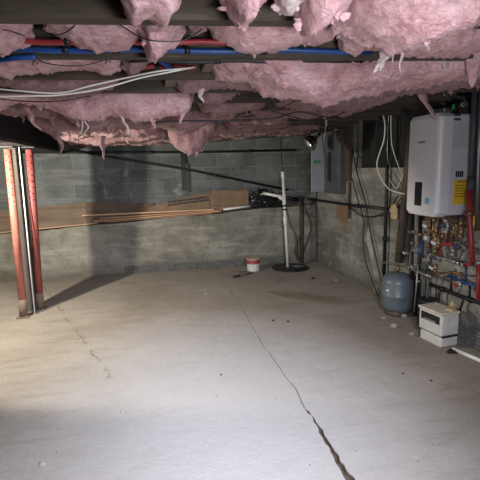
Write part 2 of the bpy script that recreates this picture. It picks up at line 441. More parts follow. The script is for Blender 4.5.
# main girder under the joists
mb = MB(); mb.box((-1.44, 2.0, 1.76), (-1.40, YU-.01, 1.995)); mb.box((-1.40, 2.0, 1.76), (-1.14, YU-.01, 1.79)); mb.box((-1.40, 2.0, 1.97), (-1.14, YU-.01, 1.995)); mb.box((-1.30, 2.0, 1.78), (-1.22, YU-.01, 1.98))
o = mb.build('support_girder', 'girder'); tag(o, 'dark steel girder carrying the joists above the red posts', 'beam')

# ------------------------------------------------------------------ insulation
rnd = random.Random(7)
def interp(pts, x):
    if x <= pts[0][0]: return pts[0][1]
    for (a, b), (c, d) in zip(pts, pts[1:]):
        if x <= c: return b+(d-b)*(x-a)/(c-a)
    return pts[-1][1]
def batt(Y, px, m, label, seed, hw=.19, top=2.11, res=.014, ring=40, rough=1., tufts=3, tl=.07, group='pink insulation batts between the joists', world=None, dy=0.):
    """px: lower outline of the batt as photo points; world: list of (x, z)"""
    Yc = Y+dy
    prof = world or [(lambda q: (q.x, q.z))(atB(a, b, Yc)) for a, b in px]
    prof = sorted(prof)
    xa, xb = prof[0][0], prof[-1][0]; nn = max(8, int((xb-xa)/res))
    vs = []; fs = []; S = Vector((seed*3.7, seed*1.3, seed*.7))
    for i in range(nn+1):
        t = i/nn; x = xa+(xb-xa)*t
        zb = interp(prof, x)-.004
        e = min(t, 1-t)*(xb-xa)
        endf = min(1., (e/.05+.03))**.5
        tp = top; h = max(.02, tp-zb)
        w0 = hw*(.88+.25*noise.noise(Vector((x*4, seed, 0))))
        for k in range(ring):
            a = 2*PI*k/ring; ca, sa = math.cos(a), math.sin(a)
            cy = math.copysign(abs(ca)**.75, ca); cz = math.copysign(abs(sa)**.7, sa)
            y = w0*cy*endf; z = tp-h/2+h/2*cz*endf
            p = Vector((x, y, z))
            n1 = noise.noise(p*4.5+S); n2 = noise.noise(p*13+S); n3 = noise.noise(p*36+S); n4 = noise.noise(p*80+S)
            rg = 1-abs(n2)*2
            d = (n1*.034+rg*.006-.003+n3*.006+n4*.0035)*rough
            nrm = Vector((0, cy/hw, cz/(h/2))).normalized()
            p = p+nrm*d
            p.x += (noise.noise(Vector((y*18, z*18, seed+5)))*.045+noise.noise(Vector((y*50, z*50, seed+5)))*.02)*(1-endf*.8)
            if cz < -.3:      # torn lower edge
                q = noise.noise(Vector((x*22, y*10, seed+2))); p.z -= max(0, q-.15)*.03*rough
                q = noise.noise(Vector((x*60, y*24, seed+8))); p.z -= max(0, q-.1)*.022*rough
            if p.z > ZJ-.006:   # squeezed between the joists
                lo, hi = -.2, .2
                p.y = max(lo-dy, min(hi-dy, p.y)); p.z = min(p.z, 2.185)
            p.y += yb(Yc, x); vs.append(p)
    for i in range(nn):
        for k in range(ring): fs.append((i*ring+k, (i+1)*ring+k, (i+1)*ring+(k+1) % ring, i*ring+(k+1) % ring))
    mb = MB(); mb.add(vs, fs, True)
    mb.f.append(tuple(range(ring))); mb.f.append(tuple(nn*ring+k for k in range(ring))[::-1]); mb.sm += [True, True]
    if tufts:
        o = thing('insulation_batt', (xa/2+xb/2, yb(Yc, xa/2+xb/2), interp(prof, xa/2+xb/2)), label, 'insulation', group)
        mb.build('fibre_body', m, o)
    else:
        o = tag(mb.build('insulation_batt', m), label, 'insulation', group); return o
    r = random.Random(seed)
    for _ in range(tufts):
        x = xa+(xb-xa)*r.uniform(.06, .94); z = interp(prof, x)+.012; y = yb(Yc, x)+r.uniform(-.6, .6)*hw
        tuft(o, Vector((x, y, z)), tl*r.uniform(.35, 1.), r.uniform(.008, .026), m, r)
    return o
def tuft(parent, p, L, w, m, r, lean=None, thick=.3):
    """torn hanging strand: flat, ragged, tapering"""
    n = 9; K = 10; vs = []; fs = []; ang = r.uniform(-.6, .6); lx = lean if lean is not None else r.uniform(-.35, .35); s = r.uniform(0, 99)
    for i in range(n+1):
        t = i/n; ww = w*(1-t)**.6*(1+.5*noise.noise(Vector((t*4, s, 0))))+.0012
        c = Vector((p.x+lx*L*t+noise.noise(Vector((t*2.5, s, 3)))*L*.2, p.y+noise.noise(Vector((t*2, s, 7)))*L*.12, p.z-L*t))
        for k in range(K):
            a = 2*PI*k/K
            d = Vector((math.cos(a)*ww, math.sin(a)*ww*thick+.001*math.sin(a), 0))
            d *= 1+.45*noise.noise(Vector((math.cos(a)*2+s, math.sin(a)*2, t*7)))
            d = Matrix.Rotation(ang, 3, 'Z') @ d; vs.append(c+d)
    for i in range(n):
        for k in range(K): fs.append((i*K+k, i*K+(k+1) % K, (i+1)*K+(k+1) % K, (i+1)*K+k))
    mb = MB(); mb.add(vs, fs, True); mb.f.append(tuple(range(K))[::-1]); mb.f.append(tuple(n*K+k for k in range(K))); mb.sm += [True]*2
    return mb.build('hanging_tuft', m, parent)

G0 = 'insulation hanging at the top edge of the picture'
B0, B1, B2, B3 = 1.36, 1.87, 2.34, 2.79
BAY = [3.235, 3.695, 4.155, 4.615, 5.075, 5.535, 5.995]
batt(B0, [(117, -4), (122, 5), (127, 14), (134, 15), (141, 8), (150, 9), (160, 14), (168, 16), (176, 10), (184, -4)], 'pink', 'pink insulation lump drooping below the nearest dark joist, at the top left', 11, hw=.15, res=.008, tufts=2, tl=.03, dy=.05)
batt(B0, [(217, -4), (224, 2), (232, 6), (238, 16), (243, 24), (250, 25), (254, 12), (262, 6), (268, 2)], 'pink', 'narrow torn insulation tongue hanging across the nearest joist, top centre', 12, hw=.13, res=.007, tufts=3, tl=.03, dy=.06)
batt(B0, [(271, 0), (278, 4), (287, 8), (294, 13), (300, 8), (304, 2)], 'pinkw', 'whitish torn insulation wad beside the narrow tongue, top centre', 13, hw=.11, res=.007, rough=1.5, tufts=3, tl=.03, dy=.04)
batt(B0, [(296, -4), (302, 16), (312, 28), (322, 28), (332, 18), (342, 20), (350, 6)], 'pink', 'dangling pink insulation bulge between the whitish wad and the big pale roll', 14, hw=.16, res=.008, tufts=4, tl=.05, dy=.06)
big = batt(B0, [(336, 4), (346, 16), (360, 24), (375, 33), (392, 41), (405, 44), (420, 42), (435, 38), (450, 29), (465, 22), (485, 14), (505, 6), (540, 0), (600, -10)], 'pink', 'large bright pink insulation roll filling the top right corner', 15, hw=.24, res=.008, ring=70, rough=1.15, tufts=4, tl=.05, dy=.10)
if False: batt(1.4-.46, None, 'pink', 'pink insulation length overhead nearest the camera', 16, world=[(-.8, 1.98), (-.2, 1.94), (.3, 1.96), (1., 1.93), (2., 1.95)], hw=.19, tufts=0)
rr = random.Random(3)
# white glassy strands off the big roll
p = atB(388, 36, B0+.16); 
for (px, py, L, w, ln) in ((381, 28, .10, .006, .55), (392, 30, .12, .022, -.35), (398, 30, .12, .010, .15), (390, 50, .07, .020, -.8), (424, 34, .05, .012, .4), (336, 10, .08, .006, .1), (339, 14, .07, .012, .1), (316, -2, .05, .014, -.3)):
    q = atB(px, py, B0+.32); tuft(big, q, L*1.25, w, 'pinkw', rr, lean=ln)
# row 1
batt(B1, [(-12, 50), (-2, 52), (6, 50), (14, 46), (22, 42), (28, 30), (31, 24)], 'pink', 'rounded pink insulation end in the upper left corner, beside the blue pipe', 21, res=.008, tufts=1, tl=.03)
batt(B1, [(42, 25), (50, 29), (62, 34), (74, 40), (90, 43), (104, 44), (118, 45), (132, 42), (140, 38)], 'pink', 'long smooth insulation batt above the blue pipe, left of centre', 22, hw=.17, res=.008, rough=.8, tufts=2, tl=.025)
batt(B1, [(137, 36), (144, 44), (149, 52), (156, 54), (164, 46), (172, 40), (182, 30)], 'pink', 'drooping torn insulation clump hiding part of the blue pipe', 23, hw=.15, res=.007, rough=1.1, tufts=4, tl=.04)
batt(B1, [(187, 27), (192, 34), (198, 36), (204, 30)], 'pinkshade', 'small pink insulation scrap just above the red pipe', 24, hw=.11, res=.007, tufts=0, dy=-.03)
batt(B1, [(207, 26), (214, 31), (226, 39), (238, 45), (250, 49), (266, 50), (280, 50), (292, 46), (304, 42), (316, 41), (328, 40), (337, 34)], 'pink', 'long pink insulation batt above the black pipe, centre', 25, hw=.17, res=.008, rough=.8, tufts=3, tl=.03)
batt(B1, [(344, 28), (350, 42), (362, 46), (372, 40), (390, 46), (420, 55), (450, 50), (490, 45), (530, 45)], 'pink', 'pink insulation batt tucked behind the big bright roll, right', 26, hw=.18, res=.009, tufts=2, tl=.03)
# row 2
batt(B2, [(-12, 74), (0, 74), (18, 72), (34, 70), (50, 70), (62, 68), (78, 66), (94, 68), (106, 72), (116, 68), (126, 62)], 'pink', 'thin pink insulation strip directly under the blue pipe, left side', 31, hw=.17, res=.009, rough=.9, tufts=5, tl=.025)
batt(B2, [(122, 70), (131, 73), (141, 66), (152, 62)], 'pinkshade', 'short insulation piece beside the white cables, under the black pipe', 32, hw=.15, res=.009, tufts=2, tl=.03)
batt(B2, [(184, 62), (190, 66), (196, 62)], 'pink', 'tiny pink tuft poking out beside the wooden block', 33, hw=.09, res=.008, tufts=0)
batt(B2, [(211, 62), (220, 69), (234, 74), (250, 74), (262, 80), (272, 88), (286, 92), (300, 95), (318, 97), (336, 98), (352, 95), (368, 92), (384, 88), (400, 86), (420, 84), (440, 80), (455, 78), (480, 74), (520, 70), (560, 70)], 'pink', 'broad sagging pink insulation roll below the black pipe, right half', 34, hw=.25, res=.009, ring=64, rough=1.1, tufts=6, tl=.04, dy=.03)
# row 3
batt(B3, [(-14, 84), (0, 86), (20, 89), (36, 92), (60, 94), (76, 95), (90, 92), (104, 88), (118, 85)], 'pinkshade', 'flat insulation strip crossed by the white cables, left side', 41, hw=.17, res=.01, tufts=3, tl=.03)
batt(B3, [(176, 86), (186, 88), (200, 89), (216, 88), (236, 86), (250, 88), (262, 90)], 'pinkshade', 'ragged insulation strip left of the wide sagging roll', 42, hw=.16, res=.01, tufts=4, tl=.04)
batt(B3, [(284, 86), (296, 90), (310, 94), (340, 96), (370, 95), (400, 91), (430, 90), (450, 88), (490, 84)], 'pinkshade', 'shaded insulation batt behind the broad sagging roll', 43, hw=.2, res=.011, tufts=6, tl=.06)
# row 4
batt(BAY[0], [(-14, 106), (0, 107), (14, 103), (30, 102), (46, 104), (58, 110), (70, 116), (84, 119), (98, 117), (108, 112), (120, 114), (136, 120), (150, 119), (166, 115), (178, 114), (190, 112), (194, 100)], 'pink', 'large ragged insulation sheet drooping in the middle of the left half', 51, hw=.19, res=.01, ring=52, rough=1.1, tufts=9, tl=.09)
batt(BAY[0], [(199, 94), (206, 99), (220, 101), (232, 98), (240, 94)], 'pinkshade', 'thin shade-toned insulation batt just right of the white wad', 52, hw=.15, res=.012, tufts=4, tl=.03)
batt(BAY[0], [(280, 98), (296, 102), (318, 105), (340, 108), (370, 106), (392, 100)], 'pinkshade', 'shade-toned insulation batt above the clamp lamp cord', 53, hw=.19, res=.014, tufts=4, tl=.06)
# rows 5..10
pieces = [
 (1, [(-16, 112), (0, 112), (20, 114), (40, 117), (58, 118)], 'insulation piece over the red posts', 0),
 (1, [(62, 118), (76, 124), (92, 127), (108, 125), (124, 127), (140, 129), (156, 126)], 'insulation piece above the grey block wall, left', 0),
 (1, [(197, 104), (206, 112), (220, 113), (236, 110), (256, 109), (266, 105)], 'shade-toned insulation piece above the hanging dark strap', 1),
 (1, [(276, 104), (290, 108), (318, 110), (350, 111), (376, 106)], 'shade-toned insulation piece above the electric panel', 1),
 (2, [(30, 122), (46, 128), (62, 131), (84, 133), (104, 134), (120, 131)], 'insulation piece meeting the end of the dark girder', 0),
 (2, [(150, 122), (162, 126), (172, 130), (186, 132), (200, 128), (214, 120), (236, 118)], 'drooping shade-toned insulation piece over the cardboard', 1),
 (2, [(250, 112), (262, 117), (276, 115), (296, 117), (330, 117), (352, 113)], 'shade-toned insulation piece left of the panel, behind the wires', 1),
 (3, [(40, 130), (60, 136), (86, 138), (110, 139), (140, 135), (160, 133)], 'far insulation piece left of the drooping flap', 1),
 (3, [(166, 134), (176, 146), (190, 153), (200, 150), (208, 136), (216, 133)], 'shade-toned insulation flap hanging lowest near the dark strap', 1),
 (3, [(226, 127), (250, 127), (274, 124), (288, 121)], 'far shade-toned insulation piece above the white pipe', 1),
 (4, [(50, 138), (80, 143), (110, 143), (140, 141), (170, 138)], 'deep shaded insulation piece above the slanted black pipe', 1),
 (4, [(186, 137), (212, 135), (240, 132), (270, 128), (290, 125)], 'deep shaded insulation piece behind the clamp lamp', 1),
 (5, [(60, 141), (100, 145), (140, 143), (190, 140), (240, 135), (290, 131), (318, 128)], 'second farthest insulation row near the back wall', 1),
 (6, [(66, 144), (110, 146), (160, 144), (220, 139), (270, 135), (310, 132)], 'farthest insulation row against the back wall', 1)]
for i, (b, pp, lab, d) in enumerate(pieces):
    batt(BAY[b], pp, 'pinkshade', lab, 61+i, hw=.19, res=.016, ring=36, rough=1.1, tufts=5 if b < 4 else 3, tl=.09 if b < 4 else .06)
# separate long hanging scraps
def scrap(px, py, Y, L, w, m, label, lean=0.):
    q = atB(px, py, Y); r = random.Random(px); o = tuft(None, q, L, w, m, r, lean=lean, thick=.35); o.name = 'insulation_scrap'
    return tag(o, label, 'insulation', 'torn insulation scraps dangling from the batts')
scrap(59, 132, BAY[1], .19, .028, 'pinkshade', 'broad pink scrap dangling right beside the girder end', .0)
scrap(26, 108, BAY[0], .16, .017, 'pink', 'thin curling pink strand hanging in front of the girder', .5)
scrap(103, 136, BAY[2], .22, .026, 'pinkshade', 'broad pink scrap dangling over the block wall', .0)
scrap(80, 114, BAY[0], .14, .007, 'pinkw', 'thin pale strand under the ragged sheet, left of the pair', .0)
scrap(86, 114, BAY[0], .15, .008, 'pinkw', 'thin pale strand under the ragged sheet, right of the pair', -.1)
scrap(118, 112, BAY[0], .16, .014, 'pinkw', 'curling pale strand at the lower edge of the ragged sheet', .5)
scrap(200, 86, B3, .10, .022, 'pinkw', 'whitish wad of insulation hanging near the wooden block', .1)
scrap(322, 100, BAY[0], .27, .012, 'pinkshade', 'thin shade-toned strand reaching down to the clamp lamp', .0)
scrap(419, 92, 3.2, .22, .035, 'pink', 'pink tongue of insulation lying over the heater top', .75)
scrap(474, 40, 2.1, .22, .06, 'pink', 'smooth pink flap hanging at the right edge above the heater', .05)
scrap(478, 62, 2.5, .16, .06, 'pinkshade', 'pink flap beside the black vertical pipe over the heater', .05)
scrap(446, 52, 2.15, .09, .05, 'pinkw', 'pale pink flap hanging beside the blue pipe end', .0)

# ------------------------------------------------------------------ pipes and wires overhead
def ceilpipe(name, px0, px1, py0, py1, Y, r, m, label, cat, bits=()):
    a = atB(px0, py0, Y); b = atB(px1, py1, Y); z = (a.z+b.z)/2; a.z = b.z = z
    n = 14; pts = [a.lerp(b, i/n)+Vector((0, 0, .004*math.sin(i*1.3))) for i in range(n+1)]
    o = thing(name, a, label, cat); tubeobj('pipe_run', pts, r, m, o, 12)
    for t in bits:
        c = a.lerp(b, t); d = (b-a).normalized()
        tubeobj('hanger_clip', [c-d*.012, c+d*.012], r*1.35, 'black', o, 12)
        mb = MB(); mb.box(c+Vector((-.004, -.004, 0)), c+Vector((.004, .004, .04))); mb.build('nail', 'black', o)
    return o
ceilpipe('water_pipe', -40, 372, 51, 50, 2.03, .0125, 'bpex', 'blue plastic water pipe running across under the joists', 'pipe', (.24, .36, .53, .72))
ceilpipe('water_pipe', -20, 260, 41, 43, 1.93, .011, 'rpex', 'red plastic water pipe running just above the blue one', 'pipe', (.3, .62))
ceilpipe('water_pipe', 118, 196, 68.5, 66, 2.46, .012, 'rpex', 'short visible red pipe behind the white cables', 'pipe', (.5,))
ceilpipe('gas_pipe', 130, 372, 61, 61.5, 2.17, .0095, 'blackpipe', 'thin black iron pipe running below the joist', 'pipe', (.35, .9))
ceilpipe('water_pipe', 444, 500, 50, 46, 2.03, .014, 'bpex', 'short blue pipe end at the right edge above the heater', 'pipe')
tag(tubeobj('water_pipe', [atZ(-30, 62, 1.99), atZ(0, 60, 1.985), atZ(18, 58, 1.985), atZ(36, 57, 1.99)], .012, 'bpex', None, 10, 6), 'blue pipe stub under the joist at the left edge', 'pipe')
tag(tubeobj('water_pipe', [atB(160, 61, 2.3), atB(168, 66, 2.36), atB(174, 70, 2.42)], .012, 'bpex', None, 10, 6), 'slanting blue pipe between the black pipe and the white cables', 'pipe')
def cable(pts, r, m, label, group=None, name='cable'):
    return tag(tubeobj(name, pts, r, m, None, 7, 7), label, 'cable', group)
cable([atB(-20, 97, 2.45), atB(30, 96, 2.45), atB(60, 95, 2.45), atB(100, 89, 2.4), atB(140, 78, 2.35), atB(170, 72, 2.3), atB(195, 67, 2.35)], .0042, 'whitecable', 'lower white cable crossing the pink insulation at left')
cable([atB(-20, 87, 2.45), atB(20, 91, 2.45), atB(60, 93, 2.45), atB(90, 86, 2.4), atB(130, 77, 2.35), atB(160, 71, 2.3), atB(190, 68, 2.3)], .004, 'whitecable', 'upper white cable crossing the pink insulation at left')
cable([atB(-20, 96, 2.6), atB(20, 101, 2.6), atB(60, 101, 2.55), atB(90, 96, 2.6)], .003, 'black', 'thin dark wire sagging below the white cables')
cable([atB(-10, 28, 1.75), atB(10, 31, 1.75), atB(25, 36, 1.8)], .0022, 'black', 'thin dark wire across the upper left insulation end')
cable([atB(78, 22, 1.75), atB(70, 30, 1.74), atB(58, 35, 1.8), atB(45, 34, 1.85)], .0022, 'black', 'thin dark wire curling over the long smooth batt')
cable([atB(112, 20, 1.7), atB(125, 28, 1.7), atB(140, 37, 1.7), atB(155, 41, 1.7), atB(180, 41, 1.72), atB(192, 36, 1.72), atB(202, 29, 1.74)], .0022, 'black', 'thin dark wire looped over the drooping clump')
cable([atB(36, 59, 2.2), atB(50, 64, 2.15), atB(75, 66, 2.12), atB(95, 63, 2.15), atB(108, 58, 2.2)], .0022, 'black', 'thin dark wire sagging under the blue pipe')
for (px, py) in ((35, 61), (108, 60), (61, 54)):
    q = atB(px, py, 2.15); mb = MB(); mb.tube([q+Vector((-.012, 0, .02)), q, q+Vector((.012, 0, .02))], .0035, 6); mb.tube([q+Vector((-.012, 0, -.016)), q+Vector((0, 0, .012)), q+Vector((.011, 0, -.012))], .003, 6)
    tag(mb.build('cable_tie', 'black'), {35: 'black tie knot under the blue pipe at far left', 108: 'black tie knot under the blue pipe left of centre', 61: 'black tie wrapped on the blue pipe'}[px], 'cable tie')
rw = random.Random(5)
tangle = [([(238, 116), (262, 112), (285, 106), (300, 100), (318, 104)], 3.3), ([(250, 120), (275, 118), (300, 112), (330, 118)], 3.5), ([(240, 125), (270, 126), (300, 122), (325, 128)], 3.8), ([(262, 108), (290, 116), (315, 122), (330, 118), (345, 112)], 3.5), ([(270, 130), (295, 126), (318, 118), (350, 122)], 4.2), ([(150, 123), (180, 121), (225, 121), (250, 120)], 3.6)]
for i, (t, Y) in enumerate(tangle):
    cable([atB(a, b, Y-.28) for a, b in t], .0045 if i != 5 else .007, 'black' if i % 2 else 'brownpipe', ['thick dark wire at the top of the tangle above the clamp lamp', 'dark wire rising leftwards through the tangle', 'lowest flat wire of the tangle left of the lamp', 'dark wire dipping towards the electric panel', 'brown wire at the back of the tangle', 'long dark rod lying under the shade-toned insulation'][i])

# ------------------------------------------------------------------ posts on the left
def jack_post(bp, tp, m, label):
    o = thing('jack_post', bp, label, 'post', 'red jack posts under the girder')
    d = (tp-bp); a = bp+Vector((0, 0, .012)); s1 = bp+d*.11
    mb = MB(); mb.box(bp+Vector((-.06, -.06, 0)), bp+Vector((.06, .06, .012))); mb.build('base_plate', 'rustbase', o)
    mb = MB(); mb.tube([a, s1], .040, 20); mb.build('foot_sleeve', 'rustbase', o)
    mb = MB(); mb.tube([s1-d*.005, bp+d*.985], .037, 20); mb.build('steel_tube', m, o)
    mb = MB(); mb.box(tp+Vector((-.06, -.06, -.012)), tp+Vector((.06, .06, 0))); mb.build('top_plate', 'girder', o)
    mb = MB()
    for i in range(8):
        for sd in (-1, 1):
            q = bp+d*(.70+.036*i); nrm = Vector((.38, -.92, 0)) if sd < 0 else Vector((-.35, -.94, 0))
            q = q+nrm*.0355+Vector((0, 0, .012*sd)); mb.tube([q, q+nrm*.003], .0065, 8)
    mb.build('pin_hole', 'hole', o)
    return o
zt = 1.758
b1 = atZ(24, 317, 0); jack_post(Vector((b1.x, b1.y, 0)), Vector((-1.345, 4.74, zt)), 'salmon', 'faded salmon red steel post nearest the left edge, full of pin holes')
b2 = atZ(40.5, 309, 0); jack_post(Vector((b2.x, b2.y, 0)), Vector((-1.175, 4.86, zt)), 'redpost', 'darker red steel post standing right of the faded one')
mb = MB(); mb.box((-1.375, 4.89, 0), (-1.275, 4.99, zt)); tag(mb.build('timber_post', 'greywood'), 'rough grey timber post wedged between the two red posts', 'post')
mb = MB(); mb.tube([(-1.262, 4.77, 0), (-1.255, 4.80, zt)], .0065, 12); tag(mb.build('pale_conduit', 'pvc'), 'thin pale pipe standing between the two red posts', 'pipe')

# ------------------------------------------------------------------ back wall things
def wallpipe(name, pts, r, m, label, cat='pipe', smooth=0, clips=0):
    o = thing(name, pts[0], label, cat); tubeobj('pipe_run', pts, r, m, o, 12, smooth)
    for i in range(clips):
        t = (i+.5)/clips*(len(pts)-1); k = min(int(t), len(pts)-2); c = Vector(pts[k]).lerp(Vector(pts[k+1]), t-k); d = (Vector(pts[k+1])-Vector(pts[k])).normalized()
        tubeobj('coupling', [c-d*.025, c+d*.025], r*1.4, m, o, 12)
    return o
YP = YU-.04
wallpipe('iron_pipe', [atY(20, 152, YP), atY(100, 152.5, YP), atY(200, 152, YP), atY(296, 150, YP)], .018, 'blackpipe', 'straight black pipe running along the top of the back wall', clips=3)
wallpipe('iron_pipe', [atY(70, 150, YP-.05), atY(100, 155, YP-.05), atY(190, 170, YP-.05), atY(288, 190, YP-.05)], .016, 'blackpipe', 'black pipe slanting down to the right across the back wall', clips=2)
q0 = atY(181, 158, YU-.03); q1 = atY(188, 190, YU-.03)
o = thing('hanging_strap', (q0.x, YU-.03, q1.z), 'dark upright bracket on the block wall above the cardboard', 'bracket')
mb = MB(); mb.box((q0.x, YU-.05, q1.z), (q1.x-.02, YU-.01, q0.z+.12), None, .004); mb.build('dark_plate', 'black', o)
mb = MB(); mb.box((q1.x-.02, YU-.055, q1.z-.02), (q1.x+.012, YU-.01, q0.z-.08), None, .003); mb.build('wood_edge', 'brownwood', o)

# sheets leaning behind the planks (left), on the ledge
def leansheet(name, x0, x1, z0a, z0b, h, m, label, cat, y=6.5, t=.012, hb=None, lean=.07):
    hb = hb or h; n = 18; vs = []; fs = []
    for i in range(n+1):
        u = i/n; x = x0+(x1-x0)*u; z0 = z0a+(z0b-z0a)*u; hh = h+(hb-h)*u+.012*noise.noise(Vector((x*5, 0, 0)))
        for (yy, zz) in ((y, z0), (y+lean, z0+hh), (y+lean+t, z0+hh), (y+t, z0)): vs.append((x, yy, zz))
    for i in range(n):
        for k in range(4): fs.append((i*4+k, i*4+(k+1) % 4, (i+1)*4+(k+1) % 4, (i+1)*4+k))
    mb = MB(); mb.add(vs, fs); mb.f += [(0, 3, 2, 1), (n*4, n*4+1, n*4+2, n*4+3)]; mb.sm += [False]*2
    return tag(mb.build(name, m), label, cat)
lz = ledge_z
leansheet('plywood_sheet', -2.7, -.902, lz(-2.7)+.012, lz(-.902)+.012, .31, 'ply', 'brown plywood strip leaning on the block wall behind the red posts', 'board', y=6.49)
leansheet('cardboard_sheet', -.90, .05, lz(-.9)+.012, lz(.05)+.012, .31, 'cardd', 'dull brown sheet leaning behind the stacked planks', 'board', y=6.49, hb=.22)
mb = MB()
a = (-2.7, 6.425, lz(-2.7)+.013)
mb.box((0, 0, 0), (1.95, .05, .014)); 
for i, p in enumerate(mb.v): mb.v[i] = Vector((p.x-2.7, p.y+6.43, p.z+lz(-2.7)+.024+p.x*.0555))
tag(mb.build('wooden_strip', 'pine'), 'thin pale wooden strip lying along the ledge edge at left', 'board')
# planks
def plank(x0, x1, y, z0, z1, w, t, m, label):
    mb = MB(); mb.box((0, 0, 0), (1, 1, 1), None, 0)
    vs = []
    L = x1-x0
    mb = MB(); mb.box((0, -w/2, 0), (L, w/2, t), None, .003)
    for i, p in enumerate(mb.v): mb.v[i] = Vector((x0+p.x, y+p.y, z0+p.z+(z1-z0)*p.x/L))
    return tag(mb.build('plank', m), label, 'plank', 'planks stacked on the ledge')
plank(-.95, .95, 6.455, lz(-.95)+.135, lz(.95)+.057, .035, .022, 'pine', 'topmost pale plank of the ledge stack, its bright end pointing left')
plank(-.72, 1.02, 6.465, lz(-.72)+.078, lz(1.02)+.037, .06, .018, 'pine2', 'reddish plank in the middle of the ledge stack')
plank(-.80, 1.06, 6.46, lz(-.8)+.044, lz(1.06)+.020, .05, .015, 'pine', 'pale plank second from the bottom of the ledge stack')
plank(-.65, .92, 6.47, lz(-.65)+.022, lz(.92)+.007, .07, .012, 'pine2', 'lowest plank of the ledge stack')
tag(tubeobj('white_tube', [(1.10, 6.46, lz(1.1)+.05), (1.52, 6.46, lz(1.52)+.05)], .018, 'pvc', None, 12), 'short white tube lying at the foot of the cardboard box', 'tube')
# flattened cardboard box
bx = thing('cardboard_box', (.8, 6.5, lz(.8)+.012), 'long crushed brown cardboard box with faded print lying on the ledge', 'box')
mb = MB(); vs = []; fs = []; n = 40
for i in range(n+1):
    u = i/n; x = -.02+u*1.50; z0 = lz(x)+.04; top = lz(x)+.15+.16*min(1, u*1.7+.15)+.012*noise.noise(Vector((x*7, 1, 0)))
    y0 = 6.50+.012*noise.noise(Vector((x*6, 2, 2)))+(.012 if abs(u-.62) < .02 else 0)
    for (yy, zz) in ((y0-.01, z0), (y0, (z0+top)/2), (y0+.02, top), (6.60, top-.005), (6.61, z0)): vs.append((x, yy, zz))
for i in range(n):
    for k in range(5): fs.append((i*5+k, i*5+(k+1) % 5, (i+1)*5+(k+1) % 5, (i+1)*5+k))
mb.add(vs, fs); mb.f += [(4, 3, 2, 1, 0), tuple(n*5+k for k in range(5))]; mb.sm += [False]*2; mb.build('carton_body', 'card', bx)
mb = MB(); mb.box((.93, 6.455, lz(1.2)+.10), (1.50, 6.485, lz(1.2)+.33), Matrix.Rotation(.03, 3, 'Y'), .006); mb.build('folded_flap', 'card', bx)
mb = MB()
for r_ in range(2):
    x = .27
    while x < .85:
        w = rnd.uniform(.02, .06); mb.box((x, 6.488, lz(x)+.165+r_*.045+.07*(x-.27)), (x+w, 6.5, lz(x)+.19+r_*.045+.07*(x-.27))); x += w+.012
mb.build('faded_print', 'ink', bx)
# black bag heap
def blob(c, sx, sy, sz, seed, amp=.25, n=26, m=16, fr=3.):
    vs = []; fs = []
    for i in range(m+1):
        for k in range(n):
            th = PI*i/m; ph = 2*PI*k/n; d = Vector((math.sin(th)*math.cos(ph), math.sin(th)*math.sin(ph), math.cos(th)))
            r = 1+amp*noise.noise(d*fr*.5+Vector((seed, 0, 0)))*1.5+amp*.6*(1-2*abs(noise.noise(d*fr*1.6+Vector((0, seed, 0)))))
            vs.append(Vector(c)+Vector((d.x*sx*r, d.y*sy*r, max(-.9, d.z*r)*sz)))
    for i in range(m):
        for k in range(n): fs.append((i*n+k, (i+1)*n+k, (i+1)*n+(k+1) % n, i*n+(k+1) % n))
    return vs, fs
mb = MB(); mb.add(*blob((1.73, 6.50, lz(1.7)+.13), .17, .07, .13, 4, .35, 36, 24, 4.)); 
tag(mb.build('plastic_bag', 'bag'), 'crumpled black plastic bag heaped on the ledge beside the cardboard', 'bag')
mb = MB(); mb.add(*blob((2.02, 6.50, lz(1.95)+.065), .09, .05, .055, 9, .35, 30, 20, 4.))
tag(mb.build('plastic_bag', 'bag'), 'smaller low black plastic bundle on the ledge behind the white pipe', 'bag')

# ------------------------------------------------------------------ sump with white pvc riser
sp = atZ(287, 267, 0); sx, sy = 1.98, 6.02
s = thing('sump_cover', (sx+.03, sy, 0), 'dark round sump lid on the floor in the far right corner', 'sump lid')
mb = MB(); mb.lathe([(0, .0), (.27, .0), (.275, .014), (.255, .022), (0, .024)], (sx+.04, sy, 0.001), n=40); mb.build('lid', 'blackpipe', s)
mb = MB(); mb.box((sx+.10, sy-.08, .02), (sx+.22, sy+.04, .034), Matrix.Rotation(.4, 3, 'Z'), .004); mb.build('hatch', 'fleece', s)
t_ = atY(283, 173, sy-.01); bt = Vector((sx+.0, sy, .026)); tt = Vector((t_.x, sy, t_.z))
o = thing('pvc_riser', bt, 'white plastic riser pipe with a tee rising from the sump lid', 'pipe')
mb = MB(); mb.tube([bt, tt], .020, 16); mb.build('riser_tube', 'pvc', o)
d = (tt-bt)
mb = MB(); mb.tube([tt-d*.05, tt], .027, 16); mb.lathe([(.027, 0), (.025, .012), (.015, .022), (0, .024)], tt, d, 16); mb.build('end_cap', 'pvc', o)
tc_ = bt+d*.73
mb = MB(); mb.tube([tc_-d*.07, tc_+d*.05], .028, 16); mb.tube(sm([tc_, tc_+Vector((-.05, 0, .02)), tc_+Vector((-.08, 0, .05))], 5), .03, 14); mb.build('tee_fitting', 'pvc', o)
mb = MB(); mb.tube([tc_+Vector((-.07, 0, .04)), tc_+Vector((-.2, .1, .07)), tc_+Vector((-.26, .2, .08))], .022, 14); mb.build('side_arm', 'pvc', o)
for t in (.66, .62): mb = MB(); c = bt+d*t; mb.tube([c-d*.008, c+d*.008], .031, 16); mb.build('hose_clamp', 'black', o)
mb = MB(); c = bt+d*.50; mb.tube([c-d*.05, c+d*.05], .029, 16); mb.build('check_valve', 'pvc', o)
cable([tt+Vector((0, -.01, .015)), atY(281, 150, 5.9), atY(281, 136, 5.8)], .006, 'black', 'thin dark rod rising above the white riser pipe', name='hanger_rod').__setitem__('category', 'rod')
